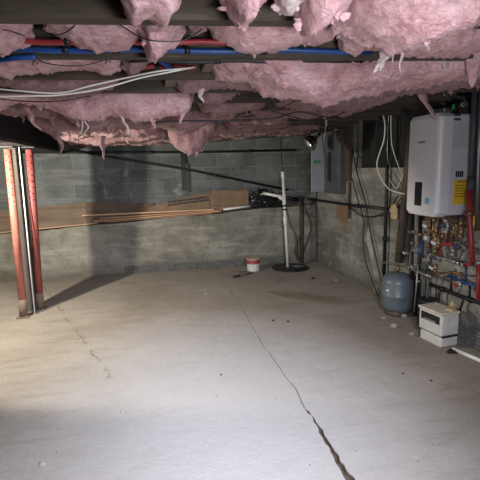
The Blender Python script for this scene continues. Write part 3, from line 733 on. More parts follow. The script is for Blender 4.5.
for i, (pp, lab) in enumerate(((((299, 196), (302, 215), (301, 232), (296, 250), (300, 262)), 'dark branch-like hose hanging in the far corner, left strand'), (((303, 200), (308, 214), (312, 228), (308, 240), (304, 252)), 'dark hose curling in the far corner, right strand'), (((286, 205), (290, 222), (297, 238), (298, 260)), 'thin dark cord dropping beside the white riser'), (((290, 202), (300, 206), (306, 212), (315, 217)), 'dark hose stub reaching right from the corner'))):
    cable([atY(a, b, 6.25-.05*i) for a, b in pp], .014-.003*i, 'brownpipe', lab, name='hose')
wallpipe('iron_pipe', [atY(283, 197, 6.32), atY(300, 200, 6.32)], .03, 'blackpipe', 'thick dark pipe stub behind the white riser tee')
mb = MB(); mb.tube([(2.30, 6.28, .0), (2.30, 6.28, 1.05)], .032, 14); tag(mb.build('drain_pipe', 'brownpipe'), 'brown upright drain pipe in the far corner behind the sump', 'pipe')

# paint bucket
bc = Vector((1.45, 6.03, 0)); o = thing('paint_bucket', bc, 'small white paint bucket with a red band near the back wall', 'bucket')
mb = MB(); mb.lathe([(0, .004), (.088, .004), (.092, .01), (.097, .185), (.1, .19)], bc, n=32); mb.build('bucket_body', 'white', o)
mb = MB(); mb.lathe([(.0975, .115), (.099, .118), (.101, .168), (.0985, .17)], bc, n=32); mb.build('red_band', 'redpaint', o)
mb = MB(); mb.lathe([(.097, .17), (.106, .172), (.106, .19), (.1, .198), (.09, .192), (0, .188)], bc, n=32); mb.build('lid', 'bucketrim', o)
mb = MB(); mb.tube(sm([bc+Vector((-.102, 0, .16)), bc+Vector((-.06, -.09, .13)), bc+Vector((.06, -.09, .13)), bc+Vector((.102, 0, .16))], 6), .003, 6); mb.build('wire_handle', 'steel', o)
# tools on the floor beside it
def atF(px, py, z=.012): q = atZ(px, py, z); return q
o = thing('paint_brush', atF(240, 277, 0), 'dark stick brush lying on the floor left of the bucket', 'brush')
mb = MB(); mb.tube([atF(234, 277), atF(241, 275.5)], [.022, .016], 8); mb.build('bristle_head', 'black', o)
mb = MB(); mb.tube([atF(240, 276), atF(252, 272.5)], .010, 8); mb.build('wood_handle', 'brownwood', o)
mb = MB(); mb.tube([atF(238, 272, .01), atF(248, 271.5, .01)], .008, 8); tag(mb.build('stick', 'brownwood'), 'thin dark stick on the floor just left of the bucket', 'stick')
mb = MB(); mb.tube(sm([atF(271, 292, .006), atF(276, 293.5, .007), atF(283, 295.5, .006), atF(292, 297, .005)], 5), [.004]+[.009]*14+[.003], 8); tag(mb.build('stick', 'brownwood'), 'dark curved stick lying across the brown floor stain', 'stick')

# stones and crumbs
crumbs = [(313, 279, .022, 'black lump'), (336, 281, .018, 'pale crumb'), (206, 294, .014, 'pale'), (394, 327, .03, 'x'), (412, 335, .022, 'x'), (403, 374, .008, 'x'), (43, 465, .016, 'x'), (124, 412, .016, 'x'), (273, 321, .012, 'x'), (288, 322, .012, 'x'), (221, 375, .007, 'x'), (431, 381, .008, 'x'), (345, 366, .010, 'x'), (384, 319, .02, 'x'), (404, 317, .028, 'x')]
labs = ['black lump of debris on the floor right of the sump', 'pale crumb at the foot of the right wall', 'small pale crumb left of the floor joint, far off', 'pale rubble lump in front of the grey tank', 'rubble bit between the tank and the white box', 'small dark pebble in front of the white box', 'pale crumb in the lower left corner', 'small pebble on the bright floor, lower left', 'dark crumb left of the stain', 'dark crumb just right of the floor joint', 'dark crumb on the pale floor centre', 'dark pebble at the right, in front of the box', 'small crumb between joint and tank', 'broken concrete bit at the left foot of the tank', 'broken concrete bit right under the tank']
for i, ((px, py, r, _), lab) in enumerate(zip(crumbs, labs)):
    q = atZ(px, py, 0); mb = MB(); v_, f_ = blob((q.x, q.y, r*.52), r, r*.8, r*.6, i+3, .3, 12, 8, 3); mb.add(v_, f_)
    tag(mb.build('stone', 'black' if ('dark' in lab or 'black' in lab) else 'rubble'), lab, 'stone')

# dimpled drainage sheet at the feet of the walls
def dimple_sheet(name, P, U, V, nu, nv, N, m, label, w, h):
    mb = MB(); P = Vector(P); U = Vector(U); V = Vector(V); N = Vector(N); vs = []; fs = []
    a = 3; cu = nu*a; cv = nv*a
    for i in range(cu+1):
        for j in range(cv+1):
            b = .012 if (i % a == 1 and j % a == 1) or (i % a == 2 and j % a == 2) or (i % a == 1 and j % a == 2) or (i % a == 2 and j % a == 1) else 0.
            vs.append(P+U*(i/cu)+V*(j/cv)+N*b)
    q = cv+1
    for i in range(cu):
        for j in range(cv): fs.append((i*q+j, (i+1)*q+j, (i+1)*q+j+1, i*q+j+1))
    mb.add(vs, fs)
    o = mb.build(name, m); o['kind'] = 'structure'; o['label'] = label; return o
dimple_sheet('trim_1', (-.40, YB-.035, 0), (2.5, 0, 0), (0, .012, .11), 90, 4, (0, -1, 0), 'fleece', 'dimpled drainage strip at the foot of the back wall', 0, 0)
dimple_sheet('trim_2', (XR-.03, 3.15, 0), (0, -1.6, 0), (.01, 0, .15), 60, 5, (-1, 0, 0), 'fleece', 'dimpled drainage strip at the foot of the right wall', 0, 0)

# ------------------------------------------------------------------ right wall
# long gas pipe on the wall, rods and cords
wallpipe('iron_pipe', [atX(300, 197.5, XR-.04), atX(320, 200.5, XR-.04), atX(350, 205, XR-.04), atX(388, 209, XR-.04)], .019, 'blackpipe', 'black pipe running along the right wall below the electric panel', clips=2)
# electric panel
pa = atX(346, 130, XR-.03); pb = atX(328, 193, XR-.03)
y0, y1 = pa.y+.02, pb.y; z0, z1 = 1.13, 1.97
o = thing('electric_panel', (XR-.06, (y0+y1)/2, z0), 'grey electric panel with a dark breaker column and its light door swung open', 'panel')
mb = MB(); mb.box((XR-.10, y0, z0), (XR-.012, y1, z1), None, .004); mb.build('panel_box', 'paneldk', o)
mb = MB(); mb.box((XR-.106, y0+.27, z0+.16), (XR-.10, y0+.38, z1-.28)); mb.build('breaker_column', 'black', o)
mb = MB(); mb.box((XR-.106, y0+.30, z1-.22), (XR-.10, y0+.37, z1-.09)); mb.build('main_breaker', 'black', o)
da = atY(311, 160, y1-.01); 
mb = MB(); mb.box((da.x, y1-.03, z0+.01), (XR-.10, y1-.015, z1-.01), None, .003); dr = mb.build('panel_door', 'panelgrey', o); dr['label'] = 'light grey open door'
mb = MB()
gc = atY(316.5, 162, y1-.035)
for k in range(3):
    mb.tube(sm([gc+Vector((-.045+.035*k+dx, 0, dz)) for dx, dz in ((0, .02), (.012, -.02), (.02, .022), (.03, -.018))], 3), .0045, 5)
mb.build('green_writing', 'green', dr)
# brown post beside the panel
mb = MB(); mb.box((XR-.055, 5.18, 1.30), (XR-.013, y0-.03, 1.99), None, .004)
tag(mb.build('upright_board', 'brownwood'), 'brown upright board between the electric panel and the dark opening', 'board')
mb = MB(); mb.box((XR-.04, 5.19, .82), (XR-.012, 5.215, 1.29)); tag(mb.build('thin_batten', 'brownwood'), 'thin brown batten continuing below the brown upright board', 'board')
# clamp lamp
lc = atY(310, 142.5, 5.5); ax = Vector((-.72, .12, -.62)).normalized()
o = thing('clamp_lamp', lc, 'silver clamp work lamp hung by the ceiling near the panel, pointing down left', 'lamp')
mb = MB(); mb.lathe([(.028, -.085), (.045, -.07), (.075, -.04), (.10, .01), (.115, .05), (.118, .052), (.113, .05), (.098, .008), (.073, -.038), (.03, -.078)], lc-ax*.02, ax, 32); mb.build('reflector', 'chrome', o)
mb = MB(); mb.lathe([(0, -.06), (.018, -.055), (.03, -.02), (.033, .0), (.028, .02), (0, .032)], lc, ax, 20); mb.build('bulb', 'white', o)
mb = MB(); mb.tube([lc-ax*.10, lc-ax*.17], .024, 16); mb.build('socket', 'black', o)
cp = lc-ax*.15
mb = MB(); mb.tube([cp, cp+Vector((.02, 0, .05))], .012, 10); mb.box(cp+Vector((-.03, -.015, .03)), cp+Vector((.05, .015, .055)), Matrix.Rotation(-.5, 3, 'Y'), .003); mb.box(cp+Vector((-.035, -.012, .07)), cp+Vector((.03, .012, .09)), Matrix.Rotation(.3, 3, 'Y'), .003); mb.tube([cp+Vector((.0, 0, .05)), cp+Vector((-.005, 0, .2))], .008, 8); mb.build('spring_clamp', 'chrome', o)
mb = MB(); s0 = lc-ax*.17; mb.tube(sm([s0, atY(322, 134, 5.5), atY(324, 150, 5.5), atY(328, 170, 5.5), atY(331, 182, 5.5)], 7), .006, 7); mb.build('power_cord', 'black', o)
# hanging cables on the wall
XW = XR-.05
def wc(pp, r, m, label, X=XW): return cable([atX(a, b, X) for a, b in pp], r, m, label)
wc([(353, 150), (356, 168), (362, 190), (367, 210), (371, 235), (377, 262), (382, 285), (384, 300)], .008, 'black', 'long black cord hanging down the right wall to the tank')
wc([(352, 178), (358, 200), (364, 222), (363, 238), (366, 262), (374, 285), (381, 303)], .007, 'black', 'second black cord crossing the first near the wall pipe')
wc([(346, 203), (352, 209), (362, 216), (375, 216), (388, 211), (398, 196)], .007, 'black', 'black cord looping right from the wall pipe')
wc([(328, 180), (340, 192), (350, 206), (356, 212)], .005, 'black', 'thin cord draped from the panel to the wall pipe')
wc([(350, 97), (362, 96), (374, 100), (381, 110), (385, 124), (384, 140), (380, 152), (377, 165), (381, 178), (388, 188), (396, 192), (405, 194)], .0075, 'whitecable', 'thick white cable curving down to the heater', XR-.12)
wc([(398, 92), (392, 105), (391, 125), (392, 145), (397, 162), (402, 174), (406, 178)], .005, 'whitecable', 'thin white cable right of the thick white one', XR-.10)
wc([(390, 95), (388, 130), (388, 160), (396, 176), (402, 186)], .005, 'steel', 'thin grey cable between the two white cables', XR-.08)
wc([(406, 168), (400, 182), (396, 188), (390, 180)], .004, 'whitecable', 'short pale wire tail beside the heater', XR-.11)
# black vertical pipe and brown flue
wallpipe('iron_pipe', [atX(388.5, 96, XR-.05), atX(386.5, 200, XR-.05), atX(384, 276, XR-.05)], .019, 'blackpipe', 'black vertical pipe on the right wall above the grey tank', clips=2)
fa = atX(407.5, 182, XR-.08); fb = atX(399, 262, XR-.08)
wallpipe('drain_stack', [Vector((fa.x, fa.y-.04, 1.9)), fa, fb], .045, 'brownpipe', 'thick brown iron pipe leaning down behind the heater to the tank')
q = atX(394, 213, XR-.06); mb = MB(); mb.add(*blob(q, .02, .05, .07, 3, .5, 22, 16, 4.)); tag(mb.build('torn_rag', 'tan'), 'torn tan foam scrap stuck between the black and brown pipes', 'scrap')
# expansion tank
tcn = Vector((2.41, 3.80, 0)); R_ = .155
o = thing('expansion_tank', tcn, 'slate grey round expansion tank standing on the floor by the right wall', 'tank')
mb = MB(); mb.lathe([(0, .035), (.06, .036), (.12, .05), (.145, .075), (R_, .11), (R_, .20), (R_+.003, .205), (R_+.003, .215), (R_, .22), (R_, .335), (.15, .365), (.125, .395), (.10, .418), (.05, .43), (0, .433)], tcn, n=48); mb.build('tank_body', 'slate', o)
mb = MB(); mb.lathe([(0, .0), (.115, .0), (.12, .01), (.115, .05), (.10, .055)], tcn, n=36); mb.build('foot_ring', 'brownpipe', o)
mb = MB(); mb.tube([tcn+Vector((0, 0, .425)), tcn+Vector((0, 0, .50))], .016, 12); mb.tube([tcn+Vector((0, 0, .455)), tcn+Vector((0, 0, .475))], .026, 6); mb.build('brass_fitting', 'brass', o)
mb = MB(); mb.box(tcn+Vector((-.155, -.085, .27)), tcn+Vector((-.13, -.055, .283)), Matrix.Rotation(.5, 3, 'Z')); mb.build('chipped_paint', 'white', o)
tag(tubeobj('copper_line', [atX(382, 262, XR-.14), atX(398, 265, XR-.14), atX(412, 268, XR-.14), atX(430, 276, XR-.14)], .010, 'steel', None, 10, 5), 'thin grey pipe running over the top of the grey tank', 'pipe')

# ------------------------------------------------------------------ water heater
HX0, HX1, HY0, HY1, HZ0, HZ1 = 2.19, 2.50, 2.965, 3.40, 1.085, 1.885
o = thing('tankless_water_heater', (HX1, (HY0+HY1)/2, HZ0), 'white wall-hung tankless water heater with a black display and yellow label', 'water heater')
# body: rounded-corner prism
def prism(pts, z0, z1, mb, inset=0., cz=.02):
    cx = sum(p[0] for p in pts)/len(pts); cy = sum(p[1] for p in pts)/len(pts); n = len(pts); vs = []
    for z, k in ((z0, inset), (z0+cz, 0), (z1-cz, 0), (z1, inset)):
        for p in pts:
            d = Vector((cx-p[0], cy-p[1])); L = d.length; d = d/L*k; vs.append((p[0]+d.x, p[1]+d.y, z))
    fs = [(i*n+k, i*n+(k+1) % n, (i+1)*n+(k+1) % n, (i+1)*n+k) for i in range(3) for k in range(n)]
    mb.add(vs, fs, False); o_ = len(mb.v)-4*n
    mb.f.append(tuple(o_+k for k in range(n))[::-1]); mb.f.append(tuple(o_+3*n+k for k in range(n))); mb.sm += [False]*2
def rc(cx, cy, r, a0, a1, n=6): return [(cx+r*math.cos(math.radians(a0+(a1-a0)*i/n)), cy+r*math.sin(math.radians(a0+(a1-a0)*i/n))) for i in range(n+1)]
mb = MB(); prism([(HX1, HY1-.01), (HX0+.06, HY1-.01), (HX0+.06, HY0+.012), (HX1, HY0+.012)], HZ0+.01, HZ1-.01, mb, .01, .01); mb.build('rear_case', 'heaterside', o)
mb = MB(); pts = rc(HX0+.055, HY1-.055, .055, 90, 180)+rc(HX0+.04, HY0+.04, .04, 180, 270)+[(HX0+.11, HY0), (HX0+.11, HY1)]
prism(pts, HZ0, HZ1, mb, .035, .03); fc = mb.build('front_cover', 'heater', o)
fx = HX0-.002
def face(px, py): return atX(px, py, fx)     # point on the front face
a = face(415.5, 182); b = face(421, 206)
mb = MB(); mb.box((fx-.004, b.y, b.z), (fx+.003, a.y, a.z), None, .002); ds = mb.build('display_panel', 'screen', o)
mb = MB(); mb.box((fx-.006, b.y+.015, a.z-.06), (fx-.003, a.y-.015, a.z-.02)); mb.build('display_glass', 'glassd', ds)
for k in range(3): mb = MB(); mb.lathe([(0, .002), (.008, .002), (.009, 0)], (fx-.004, (a.y+b.y)/2, b.z+.03+k*.035), (-1, 0, 0), 12); mb.build('button', 'blackpipe', ds)
a = face(425.2, 198); b = face(428.8, 204); mb = MB(); mb.box((fx-.002, b.y, b.z), (fx+.002, a.y, a.z)); mb.build('blue_sticker', 'cyan', o)
def text(s, loc, size, rot, m, parent, name, ext=.0006):
    cu = bpy.data.curves.new(name, 'FONT'); cu.body = s; cu.size = size; cu.extrude = ext; cu.align_x = 'CENTER'; cu.align_y = 'CENTER'
    t = bpy.data.objects.new(name, cu); C.objects.link(t)
    dg = bpy.context.evaluated_depsgraph_get(); me = bpy.data.meshes.new_from_object(t.evaluated_get(dg)); bpy.data.objects.remove(t)
    q = bpy.data.objects.new(name, me); C.objects.link(q); me.materials.clear(); me.materials.append(M[m])
    me.transform(Matrix.Translation(loc) @ Matrix.Rotation(rot[2], 4, 'Z') @ Matrix.Rotation(rot[0], 4, 'X'))
    w = Vector((0, 0, 0)); pp = parent
    while pp is not None: w += pp.location; pp = pp.parent
    me.transform(Matrix.Translation(-w)); q.parent = parent; return q
text('navien', face(421.5, 142), .036, (PI/2, 0, -PI/2), 'badge', o, 'maker_badge')
# side labels
sy_ = HY0+.010
def side(px, py): return atY(px, py, sy_)
a = side(454, 180); b = side(469, 204); mb = MB(); mb.box((a.x, sy_-.002, b.z), (b.x, sy_+.004, a.z)); yl = mb.build('energy_label', 'label', o)
mb = MB(); c = side(461, 181); text('ENERGY', Vector(((a.x+b.x)/2, sy_-.0025, a.z-.014)), .024, (PI/2, 0, 0), 'ink', yl, 'label_heading')
mb = MB()
for k in range(5): mb.box((a.x+.012, sy_-.0028, a.z-.045-.022*k), (b.x-.02-.012*(k % 2), sy_-.001, a.z-.0405-.022*k))
mb.build('label_print', 'ink', yl)
a = side(453, 123); b = side(469, 148); mb = MB(); mb.box((a.x, sy_-.001, b.z), (b.x, sy_+.004, a.z)); mb.build('rating_plate', 'paper', o)
mb = MB()
for r_, (x0, x1) in enumerate(((454, 462), (454, 461))):
    p0 = side(x0, 113.5+4.5*r_); p1 = side(x1, 116+4.5*r_); x = p0.x
    while x < p1.x-.008: mb.box((x, sy_-.002, p1.z), (x+.011, sy_+.003, p0.z)); x += .016
mb.build('side_print', 'ink', o); mb = MB()
for k in range(4): p0 = side(456+k*2, 171); p1 = side(457+k*2, 177); mb.box((p0.x, sy_-.002, p1.z), (p1.x, sy_+.003, p0.z))
mb.build('code_print', 'ink', o)
# top connections
mb = MB(); mb.box((2.30, 3.08, HZ1), (2.40, 3.22, HZ1+.05), None, .006); mb.build('junction_box', 'steel', o)
# backing board
mb = MB(); mb.box((HX1+.003, 2.75, .98), (HX1+.028, 3.62, 1.96)); tag(mb.build('mounting_board', 'brownwood'), 'dark board carrying the white heater on the right wall', 'board')
mb = MB(); mb.box((HX1+.0285, 2.8, 1.02), (XR-.014, 2.85, 1.44)); mb.box((HX1+.0285, 3.5, 1.02), (XR-.014, 3.55, 1.44)); tag(mb.build('mounting_batten', 'brownwood'), 'battens behind the heater board', 'board')
# fittings above the heater
o = thing('gas_valve', atX(455, 103, 2.36), 'dark valve with a small green tag on top of the heater', 'valve')
p = atX(456, 106, 2.36); p.z = HZ1+.003
mb = MB(); mb.tube([p, p+Vector((0, 0, .10))], .022, 14); mb.tube([p+Vector((0, -.07, .045)), p+Vector((0, .05, .045))], .019, 14); mb.build('valve_body', 'blackpipe', o)
mb = MB(); mb.box(p+Vector((-.026, -.012, .025)), p+Vector((-.02, .014, .06))); mb.build('green_tag', 'greenled', o)
mb = MB(); mb.tube([p+Vector((-.01, -.08, .05)), p+Vector((-.01, -.11, .05))], .025, 6); mb.build('union_nut', 'steel', o)
o = thing('vent_elbow', atX(455, 88, 2.36), 'dull grey elbow fitting just under the insulation above the heater', 'pipe fitting')
mb = MB(); mb.tube(sm([atX(449, 92, 2.36), atX(455, 91, 2.36), atX(460, 84, 2.36), atX(461, 74, 2.36)], 5), .024, 14); mb.build('elbow', 'paneldk', o)
mb = MB(); mb.tube([atX(448, 93, 2.36), atX(445, 94, 2.36)], .03, 14); mb.build('collar', 'steel', o)
wc([(428, 70), (429, 82), (433, 94), (440, 101), (444, 104)], .012, 'paneldk', 'grey flexible conduit arching down onto the heater', 2.38)
wc([(402, 96), (425, 96), (447, 93), (470, 96)], .012, 'blackpipe', 'dark pipe crossing behind the top of the heater', 2.46)
wc([(415, 84), (430, 90), (448, 82), (470, 88)], .010, 'black', 'dark tangled wire above the heater, left', 2.42)
wc([(434, 84), (452, 76), (466, 84), (482, 92)], .012, 'blackpipe', 'dark pipe above the heater near the right edge', 2.40)
mb = MB(); mb.tube([atY(475.5, 64, 2.86), atY(473.5, 130, 2.86), atY(471, 186, 2.86)], .022, 14); mb.tube([atY(472, 176, 2.86), atY(471, 192, 2.86)], .030, 14); tag(mb.build('vertical_pipe', 'girder2'), 'dark grey vertical pipe running down in front of the heater side', 'pipe')
mb = MB(); mb.tube([atY(481, 90, 2.80), atY(479, 150, 2.80), atY(477, 215, 2.80)], .012, 14); tag(mb.build('vertical_pipe', 'steel'), 'thin pale pipe at the right edge beside the heater', 'pipe')

# ------------------------------------------------------------------ piping below the heater
XP = 2.40
def pp(name, pts, r, m, label, X=XP, fit=(), fm='brass', smooth=0, cat='pipe', n=12, fl=.028, fr=1.5):
    P = [atX(a, b, X) for a, b in pts]
    if not fit: return tag(tubeobj(name, P, r, m, None, n, smooth), label, cat)
    o = thing(name, P[-1], label, cat); tubeobj('pipe_run', P, r, m, o, n, smooth)
    for t in fit:
        t *= len(P)-1; k = min(int(t), len(P)-2); c = P[k].lerp(P[k+1], t-k); d = (P[k+1]-P[k]).normalized()
        tubeobj('fitting', [c-d*fl*.5, c+d*fl*.5], r*fr, fm, o, 8)
    return o
pp('supply_pipe', [(413, 214), (412, 262), (410, 300)], .016, 'blackpipe', 'dark pipe dropping from the left rear of the heater', 2.50, (.3, .6))
pp('supply_pipe', [(420.5, 216), (419.5, 262), (417, 300)], .019, 'blackpipe', 'thick dark pipe beside the blue circulator pump', 2.47, (.2, .75))
pp('supply_pipe', [(429.5, 218), (428, 252)], .014, 'steel', 'silver pipe with a copper joint under the heater, left', XP, (.1, .45, .8), 'copper', fl=.04)
pp('supply_pipe', [(434.5, 218), (433, 232), (436, 240), (435.5, 256)], .012, 'brass', 'brass pipe with a bend under the heater', XP, (.05, .5, .9), 'brass')
pp('supply_pipe', [(440, 218), (438.5, 256)], .011, 'copper', 'copper pipe under the middle of the heater', 2.46, (.2, .6), 'brass')
pp('supply_pipe', [(446, 218), (446.5, 245)], .017, 'copper', 'copper pipe with a steel nut under the heater, centre right', XP, (.1, .5), 'steel')
pp('supply_pipe', [(453.5, 218), (452.5, 243)], .012, 'brass', 'brass stub above the red cross pipe', 2.44, (.5,))
pp('supply_pipe', [(461.5, 218), (461, 244)], .014, 'steel', 'silver pipe leading into the blue valve', XP, (.2, .6), 'brass', fl=.04)
pp('supply_pipe', [(424, 232), (436, 236), (448, 240), (462, 240)], .009, 'copper', 'thin copper pipe crossing behind the brass valves', 2.46, (.2, .5, .8))
pp('return_pipe', [(427, 253), (440, 257.5), (452, 261), (464, 264.5)], .013, 'steel', 'silver cross pipe ending in a large union', XP, (.1, .45, .85, .97), 'chrome', fl=.04)
pp('hot_pipe', [(442, 245), (448, 244), (454, 245.5), (460, 248)], .016, 'rpex', 'short red cross pipe among the brass valves', XP-.02, smooth=5)
pp('hot_pipe', [(442, 245), (440, 252), (436, 258)], .008, 'rpex', 'thin red pipe bending down left of the red cross pipe', XP, smooth=5)
pp('hot_pipe', [(469.5, 190), (469.5, 218), (471, 240), (472.5, 263)], .021, 'rpex', 'thick red vertical pipe right of the brass valves', 2.34, (.28,), 'copper', fl=.04)
pp('hot_pipe', [(472.5, 263), (465, 265.5)], .016, 'rpex', 'red stub joining the thick red pipe to the union', 2.34)
pp('hot_pipe', [(478.5, 262), (478, 300)], .016, 'rpex', 'bright red pipe at the right edge, lower than the thick red one', 2.30, (.02,), 'steel')
pp('cold_pipe', [(448, 276), (456, 279), (466, 283), (484, 288)], .013, 'bpex', 'blue pipe running right below the silver cross pipe', 2.46, (.3, .6), 'bcable')
pp('cold_pipe', [(466, 266), (466, 281)], .010, 'bcable', 'short dark blue riser below the union', 2.44)
pp('copper_line', [(431, 274), (442, 273), (452, 272.5), (462, 273)], .009, 'copper', 'dull copper pipe below the silver cross pipe', 2.46, (.2, .6), 'brass')
pp('waste_pipe', [(404, 266), (412, 269), (424, 274), (432, 277)], .014, 'steel', 'grey pipe leaving the tank fitting towards the right', 2.42, (.2, .5))
pp('waste_pipe', [(430, 284), (445, 290), (462, 297), (486, 305)], .017, 'blackpipe', 'black pipe running low along the right wall under the pipes', 2.50, (.3, .8), 'blackpipe')
pp('waste_pipe', [(451.5, 274), (451, 293)], .010, 'blackpipe', 'short black riser on the low black pipe, left', 2.50)
pp('waste_pipe', [(470, 285), (469.5, 300)], .010, 'blackpipe', 'short black riser on the low black pipe, right', 2.50)
pp('waste_pipe', [(440, 288), (437, 312)], .012, 'black', 'black hose dropping behind the white box', 2.50, smooth=4)
pp('waste_pipe', [(464, 298), (458, 318), (456, 330)], .009, 'black', 'black hose curving down right of the white box', 2.52, smooth=5)
for i, (x0, x1, r) in enumerate(((418.5, 416, .013), (423.5, 422, .012), (428.5, 427, .012))):
    pp('drain_pipe', [(x0, 262), (x1, 312)], r, 'paneldk' if i else 'blackpipe', ['black', 'left grey', 'right grey'][i]+' drop pipe of the three behind the tank and box', 2.50)
mb = MB(); q = atX(430, 296, 2.47); mb.lathe([(0, 0), (.07, 0), (.085, .02), (.095, .26), (.10, .27), (.09, .272), (0, .25)], (q.x-.0, q.y+.02, .002), n=28); tag(mb.build('black_container', 'black'), 'black pail half hidden between the grey tank and the white box', 'pail')
pp('thin_rod', [(418, 264), (416, 290), (414, 312)], .006, 'steel', 'thin grey rod leaning in front of the drop pipes', 2.34, cat='rod')
pp('flex_line', [(470, 205), (474, 216), (473, 228), (470, 236)], .006, 'label', 'yellow flexible line behind the thick red pipe', 2.44, smooth=5)
pp('flex_line', [(452, 224), (456, 232), (461, 236)], .005, 'chrome', 'short braided hose between the brass valves', 2.36, smooth=5)
# circulator pump
c = atX(419.5, 249.5, 2.38); o = thing('circulator_pump', c, 'blue-grey circulator pump left of the brass valves', 'pump')
mb = MB(); mb.lathe([(0, -.055), (.03, -.055), (.036, -.04), (.036, .0), (.03, .012), (0, .014)], c, (1, 0, 0), 24); mb.build('motor_housing', 'slate', o)
mb = MB(); mb.box(c+Vector((-.065, -.022, -.018)), c+Vector((-.054, .022, .018)), None, .003); mb.build('name_plate', 'chrome', o)
mb = MB(); mb.tube([c+Vector((.02, 0, -.08)), c+Vector((.02, 0, .08))], .022, 14); mb.build('pump_flange', 'bcable', o)
# valves
def valve(px, py, X, label, bm='brass', hm='rpex', s=1., vert=True):
    c = atX(px, py, X); o = thing('ball_valve', c, label, 'valve')
    dv = Vector((0, 0, 1)) if vert else Vector((0, 1, 0))
    mb = MB(); mb.tube([c-dv*.035*s, c-dv*.018*s], .020*s, 6); mb.tube([c+dv*.018*s, c+dv*.035*s], .020*s, 6); mb.lathe([(.014*s, -.02*s), (.021*s, -.008*s), (.021*s, .008*s), (.014*s, .02*s)], c, dv, 14); mb.build('valve_body', bm, o)
    mb = MB(); mb.tube([c, c+Vector((-.035*s, 0, 0))], .006*s, 8); mb.box(c+Vector((-.040*s, -.012*s, -.012*s)), c+Vector((-.034*s, .045*s, .012*s)), Matrix.Rotation(.2, 3, 'X')); mb.build('lever_handle', hm, o)
valve(429.5, 226, XP, 'brass valve with a pale lever, uppermost at the left of the group', 'copper', 'paper')
valve(436, 231, XP-.01, 'brass valve under the heater, left of the copper pipes', 'brass', 'copper')
valve(438.5, 243, XP-.03, 'brass valve just left of the red cross pipe', 'brass', 'paper')
valve(447.5, 226, XP-.01, 'steel and blue valve right under the heater, middle', 'steel', 'bcable')
valve(461, 232, XP-.02, 'large yellow brass valve left of the thick red pipe', 'brass', 'brass', 1.25)
valve(463.5, 247, XP-.02, 'dark blue valve beside the thick red pipe', 'steel', 'bcable', 1.2, False)
valve(438.5, 258, XP-.03, 'dark blue handled valve on the silver cross pipe', 'steel', 'bcable', 1., False)
valve(435.5, 268, XP, 'small pale valve hanging below the silver cross pipe', 'brass', 'paper', .9)
valve(413.5, 232, 2.42, 'dull steel fitting left of the pump', 'steel', 'paneldk', .9, False)
valve(412, 267, 2.36, 'pale lever valve above the right side of the tank', 'steel', 'chrome', 1.1, False)
valve(407, 253, 2.40, 'small steel fitting with a pale knob left of the pump', 'steel', 'paper', .7, False)
valve(460, 285, 2.44, 'red handled valve low on the blue pipe', 'steel', 'rpex', .9)
valve(476, 251, 2.40, 'dull steel valve at the right edge beside the thick red pipe', 'steel', 'slate', 1.1, False)
valve(453, 251, 2.42, 'round grey valve under the red cross pipe', 'steel', 'paneldk', 1.1)
for (a, b, c_) in ((427, 238, 'left'), (443, 236, 'middle'), (457, 226, 'right')):
    q = atX(a, b, 2.44); mb = MB(); mb.lathe([(0, 0), (.022, 0), (.024, .01), (.022, .018), (0, .019)], q, (-1, 0, 0), 18); g = thing('pressure_gauge', q, 'small round gauge, the %s one of three under the heater' % c_, 'gauge'); mb.build('dial', 'white' if c_ == 'left' else 'brass', g)
    mb = MB(); mb.tube([q+Vector((.0, 0, 0)), q+Vector((.05, 0, -.02))], .008, 8); mb.build('stem', 'brass', g)

# ------------------------------------------------------------------ white box on the floor
A = atZ(417.5, 337.5, 0); Bq = atZ(440, 348.8, 0); Cq = atZ(462, 341, 0)
ux = Vector((2.325-2.12, 2.985-3.10, 0))     # rough front direction
fl_ = Vector((A.x, A.y, 0)); fr_ = Vector((Bq.x, Bq.y, 0)); du = (fr_-fl_); wdt = du.length; du.normalize(); dn = Vector((-du.y, du.x, 0))
if dn.x < 0: dn = -dn
ang = math.atan2(du.y, du.x); RZm = Matrix.Rotation(ang, 3, 'Z')
def lb(u0, v0, z0, u1, v1, z1, mb, bev=.006):
    m2 = MB(); m2.box((u0, v0, z0), (u1, v1, z1), None, bev)
    s_ = 1 if (RZm @ Vector((0, 1, 0))).dot(dn) > 0 else -1
    vv = [fl_+RZm @ Vector((p.x, p.y*s_, 0))+Vector((0, 0, p.z)) for p in m2.v]; mb.add(vv, m2.f)
dp = .19
o = thing('white_box_appliance', fl_, 'two-tier white plastic box with a dark window on the floor by the wall', 'appliance')
mb = MB(); lb(.012, .012, 0, wdt-.006, dp, .085, mb, .008); mb.build('lower_tray', 'boxwhite', o)
mb = MB(); lb(.0, .02, .085, wdt+.004, dp-.004, .095, mb, .002); mb.build('black_gasket', 'black', o)
mb = MB(); lb(0, 0, .095, wdt, dp, .285, mb, .012); mb.build('upper_body', 'boxwhite', o)
mb = MB(); lb(-.006, -.008, .278, wdt+.004, dp+.002, .30, mb, .006); mb.build('top_lid', 'dusty', o)
mb = MB(); lb(.03, -.004, .195, wdt-.02, .006, .262, mb, .003); w_ = mb.build('dark_window', 'glassd', o)
mb = MB(); lb(.07, -.006, .200, wdt-.06, -.003, .215, mb, .001); mb.build('window_glint', 'steel', w_)
q = fl_+du*(wdt*.8)+dn*(dp*.75)
mb = MB(); mb.box(q+Vector((-.05, -.03, .301)), q+Vector((.05, .03, .318)), Matrix.Rotation(.6, 3, 'Z') @ Matrix.Rotation(.0, 3, 'Y'), .002); tag(mb.build('wood_offcut', 'tan'), 'small tan wood offcut lying on top of the white box', 'wood scrap')
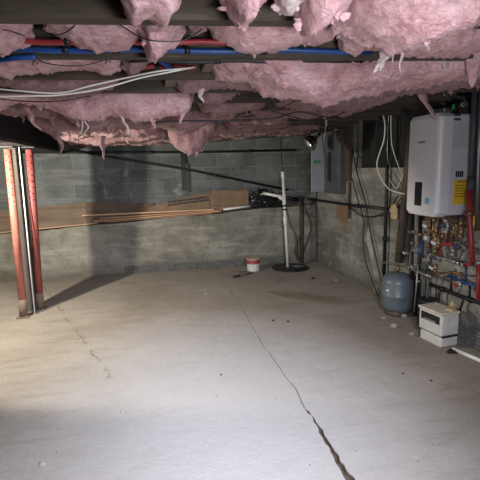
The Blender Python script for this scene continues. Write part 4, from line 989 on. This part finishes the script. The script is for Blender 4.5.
mb = MB(); a_ = q+Vector((.02, .02, .32)); mb.add([a_, a_+Vector((.045, 0, 0)), a_+Vector((.02, .012, .04)), a_+Vector((0, .02, 0)), a_+Vector((.045, .02, 0)), a_+Vector((.02, .03, .035))], [(0, 1, 2), (3, 5, 4), (0, 3, 4, 1), (1, 4, 5, 2), (2, 5, 3, 0)]); tag(mb.build('wood_wedge', 'tan'), 'tiny upright wood wedge on the box behind the offcut', 'wood scrap')
mb = MB(); a_ = atZ(453, 349, .018); b_ = atZ(500, 369, .018); mb.tube([a_, b_], .016, 12); tag(mb.build('floor_pipe', 'pvc'), 'pale pipe lying on the floor along the right wall', 'pipe')
a_ = atZ(454, 351, 0); mb = MB(); v_, f_ = blob((a_.x-.02, a_.y-.02, .01), .05, .03, .012, 5, .4, 16, 8, 3); mb.add(v_, f_); tag(mb.build('debris_clump', 'black'), 'dark clump of dirt at the end of the pale floor pipe', 'debris')

# ------------------------------------------------------------------ light
def spot(loc, aim, power, size, blend, col, rad):
    l = bpy.data.lights.new('work_lamp_light', 'SPOT'); l.energy = power; l.spot_size = math.radians(size); l.spot_blend = blend; l.color = col; l.shadow_soft_size = rad
    o = bpy.data.objects.new('work_lamp_light', l); C.objects.link(o); o.location = loc
    o.rotation_euler = (Vector(aim)-Vector(loc)).to_track_quat('-Z', 'Y').to_euler(); return o
def area(loc, aim, power, sx, sy, col, name):
    l = bpy.data.lights.new(name, 'AREA'); l.shape = 'RECTANGLE'; l.size = sx; l.size_y = sy; l.energy = power; l.color = col
    o = bpy.data.objects.new(name, l); C.objects.link(o); o.location = loc
    o.rotation_euler = (Vector(aim)-Vector(loc)).to_track_quat('-Z', 'Y').to_euler(); return o
spot((-1.72, 4.0, 1.62), (-1.72+.5*1.6, 4.0+.65*1.6, 1.62-.82*1.6), 210, 142, .16, (1., .93, .80), .035)
area((.5, .25, 1.45), (.7, 3.2, 1.0), 20, .35, .25, (.95, .95, 1.), 'camera_side_lamp')
sl = area((.5, -.3, 1.9), (.1, 2.8, 0.), 48, .6, .5, (.84, .88, 1.), 'cool_floor_fill'); sl.data.spread = math.radians(80)  # added unseen fill that gives the floor a cool wash
w = bpy.data.worlds.new('world'); sc.world = w; w.use_nodes = True
w.node_tree.nodes['Background'].inputs[0].default_value = (.5, .55, .6, 1); w.node_tree.nodes['Background'].inputs[1].default_value = .02
sc.view_settings.view_transform = 'Standard'; sc.view_settings.look = 'None'; sc.view_settings.gamma = 1; sc.view_settings.exposure = .12
